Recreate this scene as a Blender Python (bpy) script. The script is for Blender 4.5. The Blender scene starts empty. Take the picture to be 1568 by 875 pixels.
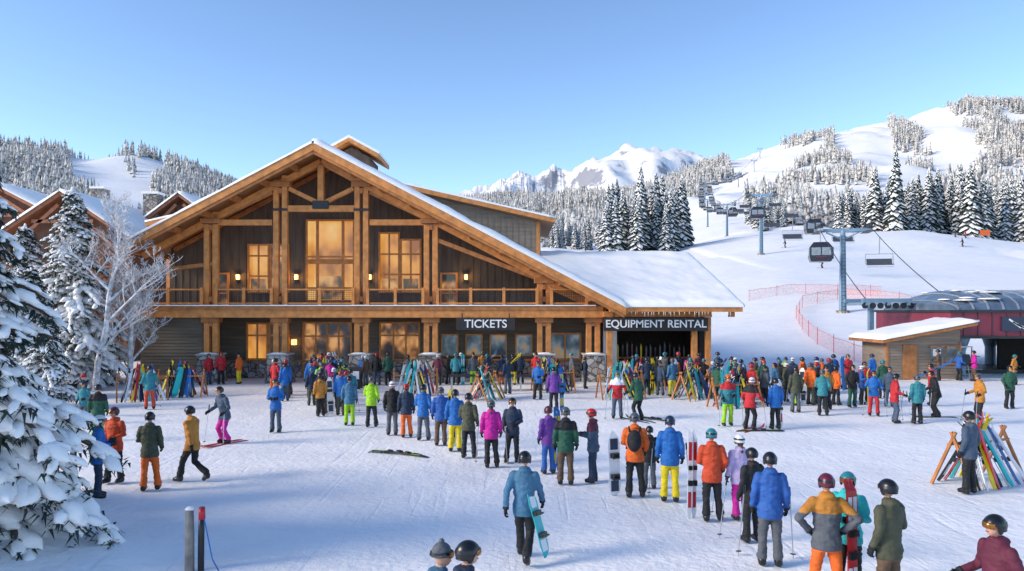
import bpy, math, random
import numpy as np
from mathutils import Vector, Matrix, noise as mn
random.seed(7); np.random.seed(7)
S=bpy.context.scene
COL=S.collection
def lin(h):
    h=h.lstrip('#'); r=[int(h[i:i+2],16)/255 for i in (0,2,4)]
    return tuple((c/12.92 if c<=.04045 else ((c+.055)/1.055)**2.4) for c in r)
# ------------------------------------------------------------ materials
def mat(name,col,rough=.7,var=.15,scale=4,bump=0.0,bscale=20,metal=0,stretch=(1,1,1),col2=None,emit=None,es=0,dist=.02):
    if isinstance(col,str): col=lin(col)
    m=bpy.data.materials.new(name); m.use_nodes=True
    N=m.node_tree.nodes; L=m.node_tree.links; P=N['Principled BSDF']
    tc=N.new('ShaderNodeTexCoord'); mp=N.new('ShaderNodeMapping'); mp.inputs['Scale'].default_value=stretch
    L.new(tc.outputs['Object'],mp.inputs['Vector'])
    n=N.new('ShaderNodeTexNoise'); n.inputs['Scale'].default_value=scale; n.inputs['Detail'].default_value=5
    L.new(mp.outputs[0],n.inputs['Vector'])
    r=N.new('ShaderNodeValToRGB'); r.color_ramp.elements[0].position=.3; r.color_ramp.elements[1].position=.7
    a=tuple(min(1,c*(1-var)) for c in col); b=tuple(min(1,c*(1+var)) for c in (col2 or col))
    r.color_ramp.elements[0].color=(*a,1); r.color_ramp.elements[1].color=(*b,1)
    L.new(n.outputs['Fac'],r.inputs[0]); L.new(r.outputs[0],P.inputs['Base Color'])
    P.inputs['Roughness'].default_value=rough; P.inputs['Metallic'].default_value=metal
    if bump:
        n2=N.new('ShaderNodeTexNoise'); n2.inputs['Scale'].default_value=bscale; n2.inputs['Detail'].default_value=4
        L.new(mp.outputs[0],n2.inputs['Vector'])
        bp=N.new('ShaderNodeBump'); bp.inputs['Strength'].default_value=bump; bp.inputs['Distance'].default_value=dist
        L.new(n2.outputs['Fac'],bp.inputs['Height']); L.new(bp.outputs[0],P.inputs['Normal'])
    if emit:
        P.inputs['Emission Color'].default_value=(*lin(emit),1); P.inputs['Emission Strength'].default_value=es
    return m
M_timber=mat('timber',(.60,.235,.06),.6,.25,3,.3,12)
M_timber2=mat('timber_dark',(.40,.155,.045),.65,.3,3,.3,12)
M_siding=mat('board_siding',(.125,.092,.066),.8,.3,1.5,.4,9,stretch=(3,3,.4))
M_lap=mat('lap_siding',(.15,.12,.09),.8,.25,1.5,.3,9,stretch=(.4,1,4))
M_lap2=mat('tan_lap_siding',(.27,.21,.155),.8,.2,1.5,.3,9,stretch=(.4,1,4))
M_trimdark=mat('dark_steel',(.02,.022,.025),.5,.2)
M_soffit=mat('soffit_boards',(.34,.17,.07),.7,.25,3,.3,10,stretch=(.4,6,1))
M_snowroof=mat('roof_snow',(.91,.90,.89),.6,.02,1,.4,2.0,dist=.05)
M_snowtree=mat('snow_pad',(.91,.90,.89),.65,.02,6,.5,14,dist=.02)
M_needle=mat('fir_needles',(.026,.048,.036),.8,.4,6)
M_bark=mat('bark',(.10,.075,.055),.9,.3,8,.6,20)
M_frostbark=mat('frosted_bark',(.44,.42,.42),.9,.35,5,col2=(.72,.72,.73))
M_sign=mat('sign_board',(.022,.02,.02),.6,.2)
M_white=mat('white_paint',(.82,.82,.82),.5,.03)
M_steel=mat('galvanised_steel',(.42,.45,.48),.4,.12,3,metal=.6)
M_tower=mat('lift_tower_steel',(.20,.31,.41),.45,.12,2,metal=.2)
M_maroon=mat('maroon_cladding',(.20,.022,.045),.45,.12,2)
M_glassroof=mat('station_roof',(.12,.17,.24),.25,.3,1,metal=.2)
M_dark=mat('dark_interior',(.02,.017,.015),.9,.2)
M_cabin=mat('cabin_shell',(.04,.045,.06),.25,.2,metal=.3)
def stone_mat():
    m=bpy.data.materials.new('rubble_stone'); m.use_nodes=True
    N=m.node_tree.nodes; L=m.node_tree.links; P=N['Principled BSDF']
    tc=N.new('ShaderNodeTexCoord'); v=N.new('ShaderNodeTexVoronoi'); v.inputs['Scale'].default_value=3.2
    v2=N.new('ShaderNodeTexVoronoi'); v2.feature='DISTANCE_TO_EDGE'; v2.inputs['Scale'].default_value=3.2
    L.new(tc.outputs['Object'],v.inputs['Vector']);L.new(tc.outputs['Object'],v2.inputs['Vector'])
    r=N.new('ShaderNodeValToRGB'); e=r.color_ramp.elements
    e[0].color=(.20,.19,.18,1); e[1].color=(.50,.47,.43,1); x=e.new(.5); x.color=(.35,.29,.24,1)
    sp=N.new('ShaderNodeSeparateColor'); L.new(v.outputs['Color'],sp.inputs[0]); L.new(sp.outputs[0],r.inputs[0])
    r2=N.new('ShaderNodeValToRGB'); r2.color_ramp.elements[0].position=.02; r2.color_ramp.elements[1].position=.09
    r2.color_ramp.elements[0].color=(.25,.25,.25,1)
    L.new(v2.outputs['Distance'],r2.inputs[0])
    mx=N.new('ShaderNodeMix'); mx.data_type='RGBA'; mx.blend_type='MULTIPLY'; mx.inputs[0].default_value=1
    L.new(r.outputs[0],mx.inputs[6]); L.new(r2.outputs[0],mx.inputs[7]); L.new(mx.outputs[2],P.inputs['Base Color'])
    bp=N.new('ShaderNodeBump'); bp.inputs['Strength'].default_value=.8; bp.inputs['Distance'].default_value=.05
    L.new(r2.outputs[0],bp.inputs['Height']); L.new(bp.outputs[0],P.inputs['Normal']); P.inputs['Roughness'].default_value=.85
    return m
M_stone=stone_mat()
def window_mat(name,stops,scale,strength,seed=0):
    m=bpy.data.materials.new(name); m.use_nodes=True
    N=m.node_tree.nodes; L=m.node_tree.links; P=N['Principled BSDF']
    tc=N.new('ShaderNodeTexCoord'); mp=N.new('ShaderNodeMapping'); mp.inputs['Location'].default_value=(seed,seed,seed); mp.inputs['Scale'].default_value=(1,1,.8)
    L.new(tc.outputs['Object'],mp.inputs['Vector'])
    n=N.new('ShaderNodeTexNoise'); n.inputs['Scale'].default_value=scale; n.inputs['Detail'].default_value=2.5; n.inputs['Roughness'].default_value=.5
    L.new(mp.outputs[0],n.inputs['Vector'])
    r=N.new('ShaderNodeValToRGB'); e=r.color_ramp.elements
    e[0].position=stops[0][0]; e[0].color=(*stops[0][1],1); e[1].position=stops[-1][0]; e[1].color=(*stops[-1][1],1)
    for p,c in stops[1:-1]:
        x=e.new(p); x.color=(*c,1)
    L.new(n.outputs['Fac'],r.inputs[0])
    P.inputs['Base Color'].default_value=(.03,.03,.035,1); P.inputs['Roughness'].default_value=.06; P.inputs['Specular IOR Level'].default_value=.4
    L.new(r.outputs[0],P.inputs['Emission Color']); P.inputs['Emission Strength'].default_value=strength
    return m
M_winwarm=window_mat('sunset_reflection_glass',[(.34,(.40,.15,.04)),(.45,(.80,.33,.06)),(.55,(.95,.46,.10)),(.68,(.98,.62,.22))],.6,.78)  # orange sunset reflection painted into the panes as emission
M_windim=window_mat('dim_glow_reflection_glass',[(.40,(.03,.028,.03)),(.50,(.10,.06,.04)),(.58,(.42,.18,.06)),(.70,(.8,.42,.15))],1.2,.75,5)  # dark tree reflections and a faint glow, painted in as emission
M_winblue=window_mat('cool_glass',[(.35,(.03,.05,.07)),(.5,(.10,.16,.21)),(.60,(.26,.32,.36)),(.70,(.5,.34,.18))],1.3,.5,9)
M_lampglow=mat('lamp_glow',(.9,.6,.3),.5,.05,emit='#ffb15a',es=4)
def ground_mat():
    m=bpy.data.materials.new('snow_terrain'); m.use_nodes=True
    N=m.node_tree.nodes; L=m.node_tree.links; P=N['Principled BSDF']
    g=N.new('ShaderNodeNewGeometry')
    n=N.new('ShaderNodeTexNoise'); n.inputs['Scale'].default_value=.45; n.inputs['Detail'].default_value=8; n.inputs['Roughness'].default_value=.65
    L.new(g.outputs['Position'],n.inputs['Vector'])
    r=N.new('ShaderNodeValToRGB'); r.color_ramp.elements[0].position=.34; r.color_ramp.elements[1].position=.60
    r.color_ramp.elements[0].color=(.85,.85,.86,1); r.color_ramp.elements[1].color=(.93,.92,.92,1)
    L.new(n.outputs['Fac'],r.inputs[0])
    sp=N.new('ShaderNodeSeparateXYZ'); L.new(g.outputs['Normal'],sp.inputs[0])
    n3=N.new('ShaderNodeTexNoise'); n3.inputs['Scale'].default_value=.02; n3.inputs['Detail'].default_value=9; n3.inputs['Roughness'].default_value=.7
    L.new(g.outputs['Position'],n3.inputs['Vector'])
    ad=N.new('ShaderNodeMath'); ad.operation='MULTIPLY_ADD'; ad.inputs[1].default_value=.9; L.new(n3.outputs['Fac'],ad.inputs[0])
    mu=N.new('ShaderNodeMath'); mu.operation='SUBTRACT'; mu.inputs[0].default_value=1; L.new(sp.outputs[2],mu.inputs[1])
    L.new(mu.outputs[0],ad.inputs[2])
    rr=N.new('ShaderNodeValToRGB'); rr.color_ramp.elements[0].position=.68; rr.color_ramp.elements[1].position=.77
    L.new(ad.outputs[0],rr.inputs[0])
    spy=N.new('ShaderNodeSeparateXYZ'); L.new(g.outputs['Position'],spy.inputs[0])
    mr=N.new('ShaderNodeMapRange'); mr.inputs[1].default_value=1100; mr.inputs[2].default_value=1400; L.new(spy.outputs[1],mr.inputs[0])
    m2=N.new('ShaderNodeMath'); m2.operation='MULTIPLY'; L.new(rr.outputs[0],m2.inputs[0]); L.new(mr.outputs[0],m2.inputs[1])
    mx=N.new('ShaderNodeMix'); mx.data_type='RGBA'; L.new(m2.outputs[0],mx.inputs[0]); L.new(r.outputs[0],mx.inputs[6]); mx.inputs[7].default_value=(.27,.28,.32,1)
    L.new(mx.outputs[2],P.inputs['Base Color'])
    P.inputs['Roughness'].default_value=.55
    prev=None
    def bump(src,dd,st):
        nonlocal prev
        b=N.new('ShaderNodeBump'); b.inputs['Strength'].default_value=st; b.inputs['Distance'].default_value=dd
        L.new(src,b.inputs['Height'])
        if prev: L.new(prev.outputs[0],b.inputs['Normal'])
        prev=b
    for sc,dd,st in ((.5,.14,.5),(2.6,.07,.5),(8,.035,.6)):
        a=N.new('ShaderNodeTexNoise'); a.inputs['Scale'].default_value=sc; a.inputs['Detail'].default_value=4; a.inputs['Roughness'].default_value=.6
        L.new(g.outputs['Position'],a.inputs['Vector']); bump(a.outputs['Fac'],dd,st)
    for ang,sx in ((.5,3.5),(-.9,3.0)):   # faint ski tracks
        mp=N.new('ShaderNodeMapping'); mp.inputs['Rotation'].default_value=(0,0,ang); mp.inputs['Scale'].default_value=(sx,.22,1)
        L.new(g.outputs['Position'],mp.inputs['Vector'])
        a=N.new('ShaderNodeTexNoise'); a.inputs['Scale'].default_value=1; a.inputs['Detail'].default_value=2; a.inputs['Distortion'].default_value=.8
        L.new(mp.outputs[0],a.inputs['Vector'])
        c=N.new('ShaderNodeValToRGB'); c.color_ramp.elements[0].position=.28; c.color_ramp.elements[1].position=.38; L.new(a.outputs['Fac'],c.inputs[0])
        bump(c.outputs[0],.02,.35)
    L.new(prev.outputs[0],P.inputs['Normal'])
    return m
M_ground=ground_mat()
def forest_mat():
    m=bpy.data.materials.new('frosted_forest'); m.use_nodes=True
    N=m.node_tree.nodes; L=m.node_tree.links; P=N['Principled BSDF']
    g=N.new('ShaderNodeNewGeometry')
    n=N.new('ShaderNodeTexNoise'); n.inputs['Scale'].default_value=.45; n.inputs['Detail'].default_value=4; n.inputs['Roughness'].default_value=.7
    L.new(g.outputs['Position'],n.inputs['Vector'])
    r=N.new('ShaderNodeValToRGB'); e=r.color_ramp.elements
    e[0].position=.36; e[0].color=(.085,.095,.09,1); e[1].position=.56; e[1].color=(.66,.63,.60,1)
    L.new(n.outputs['Fac'],r.inputs[0]); L.new(r.outputs[0],P.inputs['Base Color']); P.inputs['Roughness'].default_value=.8
    return m
M_forest=forest_mat()
def net_mat():
    m=bpy.data.materials.new('safety_netting'); m.use_nodes=True
    N=m.node_tree.nodes; L=m.node_tree.links; P=N['Principled BSDF']
    P.inputs['Base Color'].default_value=(.85,.20,.10,1); P.inputs['Roughness'].default_value=.7
    tc=N.new('ShaderNodeTexCoord'); n=N.new('ShaderNodeTexNoise'); n.inputs['Scale'].default_value=9
    L.new(tc.outputs['Object'],n.inputs['Vector'])
    r=N.new('ShaderNodeValToRGB'); r.color_ramp.elements[0].position=.45; r.color_ramp.elements[1].position=.6
    r.color_ramp.elements[0].color=(.08,.08,.08,1); r.color_ramp.elements[1].color=(.32,.32,.32,1)
    L.new(n.outputs['Fac'],r.inputs[0]); L.new(r.outputs[0],P.inputs['Alpha'])
    return m
M_net=net_mat()
# ------------------------------------------------------------ mesh builder
class MB:
    def __init__(s): s.v=[]; s.f=[]; s.m=[]
    def add(s,vs,fs,mi=0):
        o=len(s.v); s.v.extend([tuple(v) for v in vs]); s.f.extend([tuple(i+o for i in f) for f in fs]); s.m.extend([mi]*len(fs))
    def box(s,x0,x1,y0,y1,z0,z1,mi=0):
        s.add([(x0,y0,z0),(x1,y0,z0),(x1,y1,z0),(x0,y1,z0),(x0,y0,z1),(x1,y0,z1),(x1,y1,z1),(x0,y1,z1)],
              [(0,3,2,1),(4,5,6,7),(0,1,5,4),(1,2,6,5),(2,3,7,6),(3,0,4,7)],mi)
    def beam(s,p,q,w,h,mi=0,up=(0,0,1)):
        p=Vector(p);q=Vector(q); d=(q-p).normalized(); u=Vector(up)
        if abs(d.dot(u))>.98: u=Vector((0,1,0))
        sd=d.cross(u).normalized()*w/2; uu=sd.cross(d).normalized()*h/2
        vs=[p-sd-uu,p+sd-uu,p+sd+uu,p-sd+uu,q-sd-uu,q+sd-uu,q+sd+uu,q-sd+uu]
        s.add(vs,[(0,1,2,3),(7,6,5,4),(0,4,5,1),(1,5,6,2),(2,6,7,3),(3,7,4,0)],mi)
    def prism(s,poly,y0,y1,mi=0):
        n=len(poly); vs=[(x,y0,z) for x,z in poly]+[(x,y1,z) for x,z in poly]
        fs=[tuple(range(n)),tuple(range(2*n-1,n-1,-1))]+[(i,i+n,(i+1)%n+n,(i+1)%n) for i in range(n)]
        s.add(vs,fs,mi)
    def tube(s,pts,rad,n=8,mi=0,caps=True,flat=1.0):
        pts=[Vector(p) for p in pts]; vs=[]
        ref=None
        for i,p in enumerate(pts):
            d=(pts[min(i+1,len(pts)-1)]-pts[max(i-1,0)]).normalized()
            if ref is None:
                ref=Vector((1,0,0)) if abs(d.x)<.9 else Vector((0,1,0))
            a=(ref-d*ref.dot(d)).normalized(); ref=a; b=d.cross(a)
            r=rad[i] if not isinstance(rad,(int,float)) else rad
            rx,ry=(r if isinstance(r,tuple) else (r,r*flat))
            for k in range(n):
                t=2*math.pi*k/n; vs.append(p+a*math.cos(t)*rx+b*math.sin(t)*ry)
        fs=[]
        for i in range(len(pts)-1):
            for k in range(n):
                fs.append((i*n+k,i*n+(k+1)%n,(i+1)*n+(k+1)%n,(i+1)*n+k))
        if caps:
            fs.append(tuple(range(n-1,-1,-1))); fs.append(tuple((len(pts)-1)*n+k for k in range(n)))
        s.add(vs,fs,mi)
    def ell(s,c,r,mi=0,seg=10,rings=6,keep=None):
        vs=[];fs=[]
        for i in range(rings+1):
            ph=math.pi*i/rings
            for k in range(seg):
                t=2*math.pi*k/seg
                vs.append(Vector((math.sin(ph)*math.cos(t)*r[0],math.sin(ph)*math.sin(t)*r[1],math.cos(ph)*r[2]))+Vector(c))
        for i in range(rings):
            for k in range(seg):
                f=(i*seg+k,(i+1)*seg+k,(i+1)*seg+(k+1)%seg,i*seg+(k+1)%seg)
                if keep:
                    cc=sum((vs[q] for q in f),Vector())/4
                    if not keep(cc): continue
                fs.append(f)
        s.add(vs,fs,mi)
    def mesh(s,name,mats,smooth=False):
        me=bpy.data.meshes.new(name); me.from_pydata(s.v,[],s.f)
        for m in mats: me.materials.append(m)
        me.polygons.foreach_set('material_index',s.m)
        if smooth: me.polygons.foreach_set('use_smooth',[True]*len(s.f))
        me.update(); return me
    def obj(s,name,mats,parent=None,smooth=False,bevel=0,loc=None):
        o=bpy.data.objects.new(name,s.mesh(name,mats,smooth)); COL.objects.link(o)
        if parent: o.parent=parent
        if loc: o.location=loc
        if bevel:
            b=o.modifiers.new('bevel','BEVEL'); b.width=bevel; b.segments=1; b.limit_method='ANGLE'
        return o
def empty(name,loc=(0,0,0)):
    e=bpy.data.objects.new(name,None); COL.objects.link(e); e.location=loc; e.empty_display_size=.5; return e
def inst(name,me,loc,rot=(0,0,0),sc=1,parent=None):
    o=bpy.data.objects.new(name,me); COL.objects.link(o); o.location=loc; o.rotation_euler=rot
    o.scale=(sc,sc,sc) if isinstance(sc,(int,float)) else sc
    if parent: o.parent=parent
    return o
# ------------------------------------------------------------ terrain heights
# survey table: at each distance, bearing value / elevation value pairs (1132 units = 45 deg), level line 475, eye 4 m
T={
 80:[(-1500,517),(600,517),(840,515),(1000,505),(1100,495),(1200,481),(1330,477),(1568,468),(3000,465)],
 130:[(-1500,500),(600,495),(840,440),(1000,425),(1100,408),(1200,400),(1330,405),(1568,410),(3000,410)],
 180:[(-1500,470),(0,480),(600,450),(840,380),(1000,388),(1100,374),(1200,358),(1330,350),(1400,344),(1480,358),(1568,372),(3000,370)],
 240:[(-1500,400),(0,430),(600,420),(840,388),(1000,392),(1100,362),(1200,350),(1330,362),(1568,378),(3000,370)],
 400:[(-1500,290),(-400,285),(0,300),(200,305),(360,350),(600,370),(840,362),(1000,352),(1100,332),(1200,330),(1330,335),(1568,335),(3000,320)],
 550:[(-1500,232),(-400,236),(0,234),(90,230),(150,238),(200,236),(260,248),(360,292),(450,320),(600,350),(840,343),(1000,325),(1100,305),(1200,300),(1330,295),(1568,285),(3000,270)],
 750:[(-1500,270),(0,275),(360,320),(600,345),(840,325),(1000,305),(1100,280),(1200,260),(1330,240),(1568,222),(3000,200)],
 1000:[(-1500,300),(360,330),(600,325),(690,318),(780,305),(840,305),(900,305),(1000,292),(1070,265),(1120,245),(1200,217),(1290,197),(1370,184),(1440,166),(1568,160),(2000,150),(3000,150)],
 1400:[(-1500,330),(360,340),(600,335),(840,315),(1000,305),(1100,290),(1200,270),(1568,250),(3000,240)],
 2000:[(-1500,330),(450,330),(600,318),(690,302),(760,280),(820,262),(880,252),(915,238),(945,224),(975,230),(1000,225),(1040,235),(1070,243),(1150,255),(1300,265),(3000,270)],
 2800:[(-1500,400),(3000,400)]}
def axis(parts):
    out=[]
    for a,b,st in parts: out+=list(np.arange(a,b,st))
    return np.array(out)
AX=axis([(-2200,-900,60),(-900,-100,14),(-100,-32,3),(-32,42,.6),(42,130,2.5),(130,1000,13),(1000,2400,60)])
AY=axis([(-500,-10,35),(-10,3,2),(3,50,.5),(50,250,3.5),(250,1100,11),(1100,2900,32)])
GX,GY=np.meshgrid(AX,AY)
ys=sorted(T)
Yc=np.maximum(GY,45); Bq=784+1132*GX/Yc
layers=[np.zeros_like(GX)]; dist=[52]
for y in ys:
    a=np.array(T[y],float); b=np.interp(Bq,a[:,0],a[:,1]); layers.append(4+(475-b)/1132*y); dist.append(y)
GZ=np.zeros_like(GX)
for i in range(len(dist)-1):
    d0,d1=dist[i],dist[i+1]; m=(GY>=d0)&(GY<d1 if i<len(dist)-2 else GY>=d0)
    t=np.clip((GY-d0)/(d1-d0),0,1)
    z=layers[i]*(1-t)+layers[i+1]*t
    GZ[m]=z[m]
tt=np.clip((-GX-120)/250,0,1); tt=tt*tt*(3-2*tt)
bm=np.clip((np.abs(GX)/np.maximum(GY,1)-.78)/.35,0,1)
ridge=tt*60*bm*np.clip((420-GY)/100,0,1)
GZ=np.maximum(GZ,ridge)
for _ in range(4):
    G2=GZ.copy(); G2[1:-1,:]=(GZ[:-2,:]+2*GZ[1:-1,:]+GZ[2:,:])/4
    G3=G2.copy(); G3[:,1:-1]=(G2[:,:-2]+2*G2[:,1:-1]+G2[:,2:])/4; GZ=G3
for j in range(len(AY)):
    Y=AY[j]
    for i in range(len(AX)):
        X=AX[i]
        if Y<150 and -100<X<100:
            if -32<X<42 and 3<=Y<50:
                GZ[j,i]+=.07*mn.noise(Vector((X*.35,Y*.35,0)))+.035*mn.noise(Vector((X*1.1,Y*1.1,5)))
            elif Y>=52: GZ[j,i]+=.5*mn.noise(Vector((X*.05,Y*.05,0)))*min(1,(Y-52)/30)
            continue
        k=min(1,max(0,(max(Y,abs(X))-150)/600))
        amp=1.5+13*k
        n=mn.fractal(Vector((X*.011,Y*.011,1)),.9,2.1,5)
        if Y>1250:
            q=min(1,(Y-1250)/400); n=n*(1-q)+q*(mn.ridged_multi_fractal(Vector((X*.0045,Y*.0045,3)),.9,2.2,6,1,2)*1.4-1.8); amp=14+q*22
        GZ[j,i]+=amp*n
for j in range(len(AY)):
    if not 5<AY[j]<22: continue
    for i in range(len(AX)):
        X,Y=AX[i],AY[j]
        if not -16<X<-3: continue
        d=max(0,1-math.hypot((X+8.6)/3.4,(Y-11.5)/2.6))
        d+=.8*max(0,1-math.hypot((X+10.0)/2.8,(Y-13.5)/3))
        if d>0: GZ[j,i]+=d*(.75+.6*mn.noise(Vector((X*1.3,Y*1.3,2)))+.35*mn.noise(Vector((X*4,Y*4,2))))*.8
def gz(x,y):
    i=min(len(AX)-2,max(0,int(np.searchsorted(AX,x)-1))); j=min(len(AY)-2,max(0,int(np.searchsorted(AY,y)-1)))
    u=(x-AX[i])/(AX[i+1]-AX[i]); v=(y-AY[j])/(AY[j+1]-AY[j])
    return float((GZ[j,i]*(1-u)+GZ[j,i+1]*u)*(1-v)+(GZ[j+1,i]*(1-u)+GZ[j+1,i+1]*u)*v)
nx,ny=len(AX),len(AY)
me=bpy.data.meshes.new('snow_ground')
V=np.stack([GX.ravel(),GY.ravel(),GZ.ravel()],1)
idx=np.arange(nx*ny).reshape(ny,nx)
F=np.stack([idx[:-1,:-1].ravel(),idx[:-1,1:].ravel(),idx[1:,1:].ravel(),idx[1:,:-1].ravel()],1)
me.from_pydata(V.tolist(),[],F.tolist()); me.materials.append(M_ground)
me.polygons.foreach_set('use_smooth',[True]*len(me.polygons)); me.update()
g=bpy.data.objects.new('snow_ground',me); COL.objects.link(g)
# ------------------------------------------------------------ distant forest
def seg_d(x,y,pl):
    best=1e9
    for (x0,y0),(x1,y1) in zip(pl[:-1],pl[1:]):
        dx,dy=x1-x0,y1-y0; t=max(0,min(1,((x-x0)*dx+(y-y0)*dy)/(dx*dx+dy*dy)))
        best=min(best,math.hypot(x-x0-dx*t,y-y0-dy*t))
    return best
P1=[(48,143),(70,240),(81,300),(110,450),(199,650),(300,850),(322,1000)]
P2=[(120,330),(193,420),(300,560),(365,760),(470,1000)]
P3=[(-150,330),(-235,430),(-330,580)]
P4=[(-190,350),(-215,420),(-270,560)]
P5=[(300,560),(430,700),(560,1000)]
def forest(name,n,xr,yr,cond,hs,sd):
    random.seed(sd); mb=MB(); c=0; tries=0
    while c<n and tries<n*14:
        tries+=1
        y=random.uniform(*yr); x=random.uniform(*xr)
        if abs(x/y)>.95 or not cond(x,y): continue
        z=gz(x,y)-.6; h=random.uniform(*hs); r=h*random.uniform(.13,.19); c+=1
        a0=random.random()*6
        vs=[];fs=[]
        K=4
        for t in range(K):
            zb=z+h*(.06+.22*t); zt=z+h*min(1,.42+.2*t); rr=r*(1-.21*t)
            o=len(vs); vs.append((x,y,zt))
            for k in range(6):
                a=a0+t*.6+k*math.pi/3; q=rr*random.uniform(.6,1.2)
                vs.append((x+math.cos(a)*q,y+math.sin(a)*q,zb+random.uniform(-.03,.05)*h))
            for k in range(6): fs.append((o,o+1+k,o+1+(k+1)%6))
        mb.add(vs,fs)
    return mb.obj(name,[M_forest])
def nz(x,y,s,k=0): return mn.noise(Vector((x*s,y*s,k)))
def condR(x,y):
    if x<-170: return False
    if seg_d(x,y,P1)<20+.02*y or seg_d(x,y,P2)<.036*y or seg_d(x,y,P5)<.026*y: return False
    v=nz(x,y,.011,3)+.6*nz(x,y,.035,8)
    return v>(-.22 if y<470 else -.10)
forest('distant_forest',13500,(-170,1000),(262,1010),condR,(9,16),3)
def condL(x,y):
    if seg_d(x,y,P3)<17 or seg_d(x,y,P4)<9: return False
    return nz(x,y,.012,5)>-.5
forest('hillside_forest',5500,(-560,-60),(270,600),condL,(9,15),4)
# ------------------------------------------------------------ snowy firs
def blob(mb,c,rx,ry,rz,yaw,mi,jit=.18):
    seg,ri=8,5; vs=[];fs=[]; cy,sy=math.cos(yaw),math.sin(yaw)
    for i in range(ri+1):
        ph=math.pi*i/ri
        for k in range(seg):
            t=2*math.pi*k/seg; j=1+random.uniform(-jit,jit)
            x=math.sin(ph)*math.cos(t)*rx*j; y=math.sin(ph)*math.sin(t)*ry*j; z=math.cos(ph)*rz*(1 if ph<1.6 else .45)
            vs.append((c[0]+x*cy-y*sy,c[1]+x*sy+y*cy,c[2]+z))
    for i in range(ri):
        for k in range(seg): fs.append((i*seg+k,(i+1)*seg+k,(i+1)*seg+(k+1)%seg,i*seg+(k+1)%seg))
    mb.add(vs,fs,mi)
def lump(mb,c,d,rl,rw,rh,mi=2,seg=8,ri=6):
    d=Vector(d).normalized(); s_=d.cross(Vector((0,0,1))).normalized(); u=s_.cross(d); c=Vector(c)
    vs=[];fs=[]; sd=random.uniform(0,50)
    for i in range(ri+1):
        ph=math.pi*i/ri
        for k in range(seg):
            t=2*math.pi*k/seg
            q=Vector((math.cos(ph),math.sin(ph)*math.cos(t),math.sin(ph)*math.sin(t)))
            j=1+.42*mn.noise(q*1.7+Vector((sd,0,0)))
            vs.append(c+d*q.x*rl*j+s_*q.y*rw*j+u*q.z*(rh if q.z>0 else rh*.5)*j-Vector((0,0,1))*(q.y*q.y*rw*.35))
    for i in range(ri):
        for k in range(seg): fs.append((i*seg+k,(i+1)*seg+k,(i+1)*seg+(k+1)%seg,i*seg+(k+1)%seg))
    mb.add(vs,fs,mi)
def fir_mesh(name,h,r,nb,sd,nl0=.16,seg=8,ri=6,tuft=9,snow=.82):
    random.seed(sd); mb=MB(); mb.tube([(0,0,-.3),(0,0,h*.5),(0,0,h)],[h*.018+.03,h*.011+.01,.008],8,0)
    def needles(o,a,n,w,l):
        for k in range(n):
            aa=a+random.uniform(-1.7,1.7); nl=l*random.uniform(.6,1.3)
            d=Vector((math.cos(aa)*.8,math.sin(aa)*.8,random.uniform(-1.1,.2)))*nl
            p=o+Vector((random.uniform(-1,1),random.uniform(-1,1),random.uniform(-.7,.0)))*w
            q=Vector((-math.sin(aa),math.cos(aa),0))*nl*.15
            mb.add([p-q,p+q,p+d],[(0,1,2)],1)
    for b in range(nb):
        f=(b+random.random())/nb; z=h*(.04+.93*f**.85); L=r*(1-z/h)**.8*random.uniform(.5,1.22)+.07*r
        a=b*2.399+random.uniform(-.5,.5); ca,sa=math.cos(a),math.sin(a); tan=Vector((-sa,ca,0))
        dr=random.uniform(.35,.75); up=.3*(z/h)+random.uniform(-.05,.1)
        st=max(3,int(L/(.2*h/6.6)))
        pts=[Vector((ca*L*i/st,sa*L*i/st,z+L*(up*i/st-dr*(i/st)**1.8))) for i in range(st+1)]
        mb.tube(pts,[.02*L+.012-.01*i/st for i in range(st+1)],4,0,False)
        for i in range(1,st+1):
            t=i/st; p=pts[i]; dv=(pts[i]-pts[i-1]).normalized(); w=(L*.28*(1.1-.7*t)+.05*h/6.6)*random.uniform(.7,1.2)
            needles(p-Vector((0,0,.03)),a,tuft,w*.6,nl0)
            if random.random()<snow: lump(mb,p+Vector((0,0,w*.2)),dv,w*random.uniform(.65,1.0),w*random.uniform(.36,.58),w*random.uniform(.25,.45),2,seg,ri)
            for s_ in (-1,1):
                if random.random()<.2: continue
                d2=(dv*.7+tan*s_*random.uniform(.6,1.1)+Vector((0,0,-.25))).normalized(); q=p+d2*w*1.05
                mb.tube([p,q],[.012,.005],3,0,False)
                needles(q,a+s_*.8,tuft,w*.55,nl0)
                if random.random()<snow*.8: lump(mb,q+Vector((0,0,w*.1)),d2,w*random.uniform(.45,.8),w*random.uniform(.25,.42),w*random.uniform(.18,.34),2,seg,ri)
    lump(mb,(0,0,h-.02*h),(0.1,0,1),.05*r,.03*r,.03*r)
    me=mb.mesh(name,[M_bark,M_needle,M_snowtree]); me.polygons.foreach_set('use_smooth',[m==2 for m in mb.m]); return me
inst('snowy_fir_tree',fir_mesh('fir_near',6.9,2.2,180,11,.17,8,6,11,.88),(-8.7,11.6,-.1))
fb=fir_mesh('fir_near_b',5.8,1.7,140,12,.17,7,5,9,.9)
inst('snowy_fir_tree',fb,(-10.9,14.2,0))
fm=fir_mesh('fir_mid',10.4,2.7,170,13,.26,6,4,5,1.1)
inst('snowy_fir_tree',fm,(-22.6,38.0,0))
inst('snowy_fir_tree',fm,(-27.0,41.0,-1),(0,0,2),(1,1,.95))
inst('snowy_fir_tree',fb,(-21.8,33.5,-.4),(0,0,4),1.1)
inst('snowy_fir_tree',fb,(-18.9,30.0,-.4),(0,0,2),.75)
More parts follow.
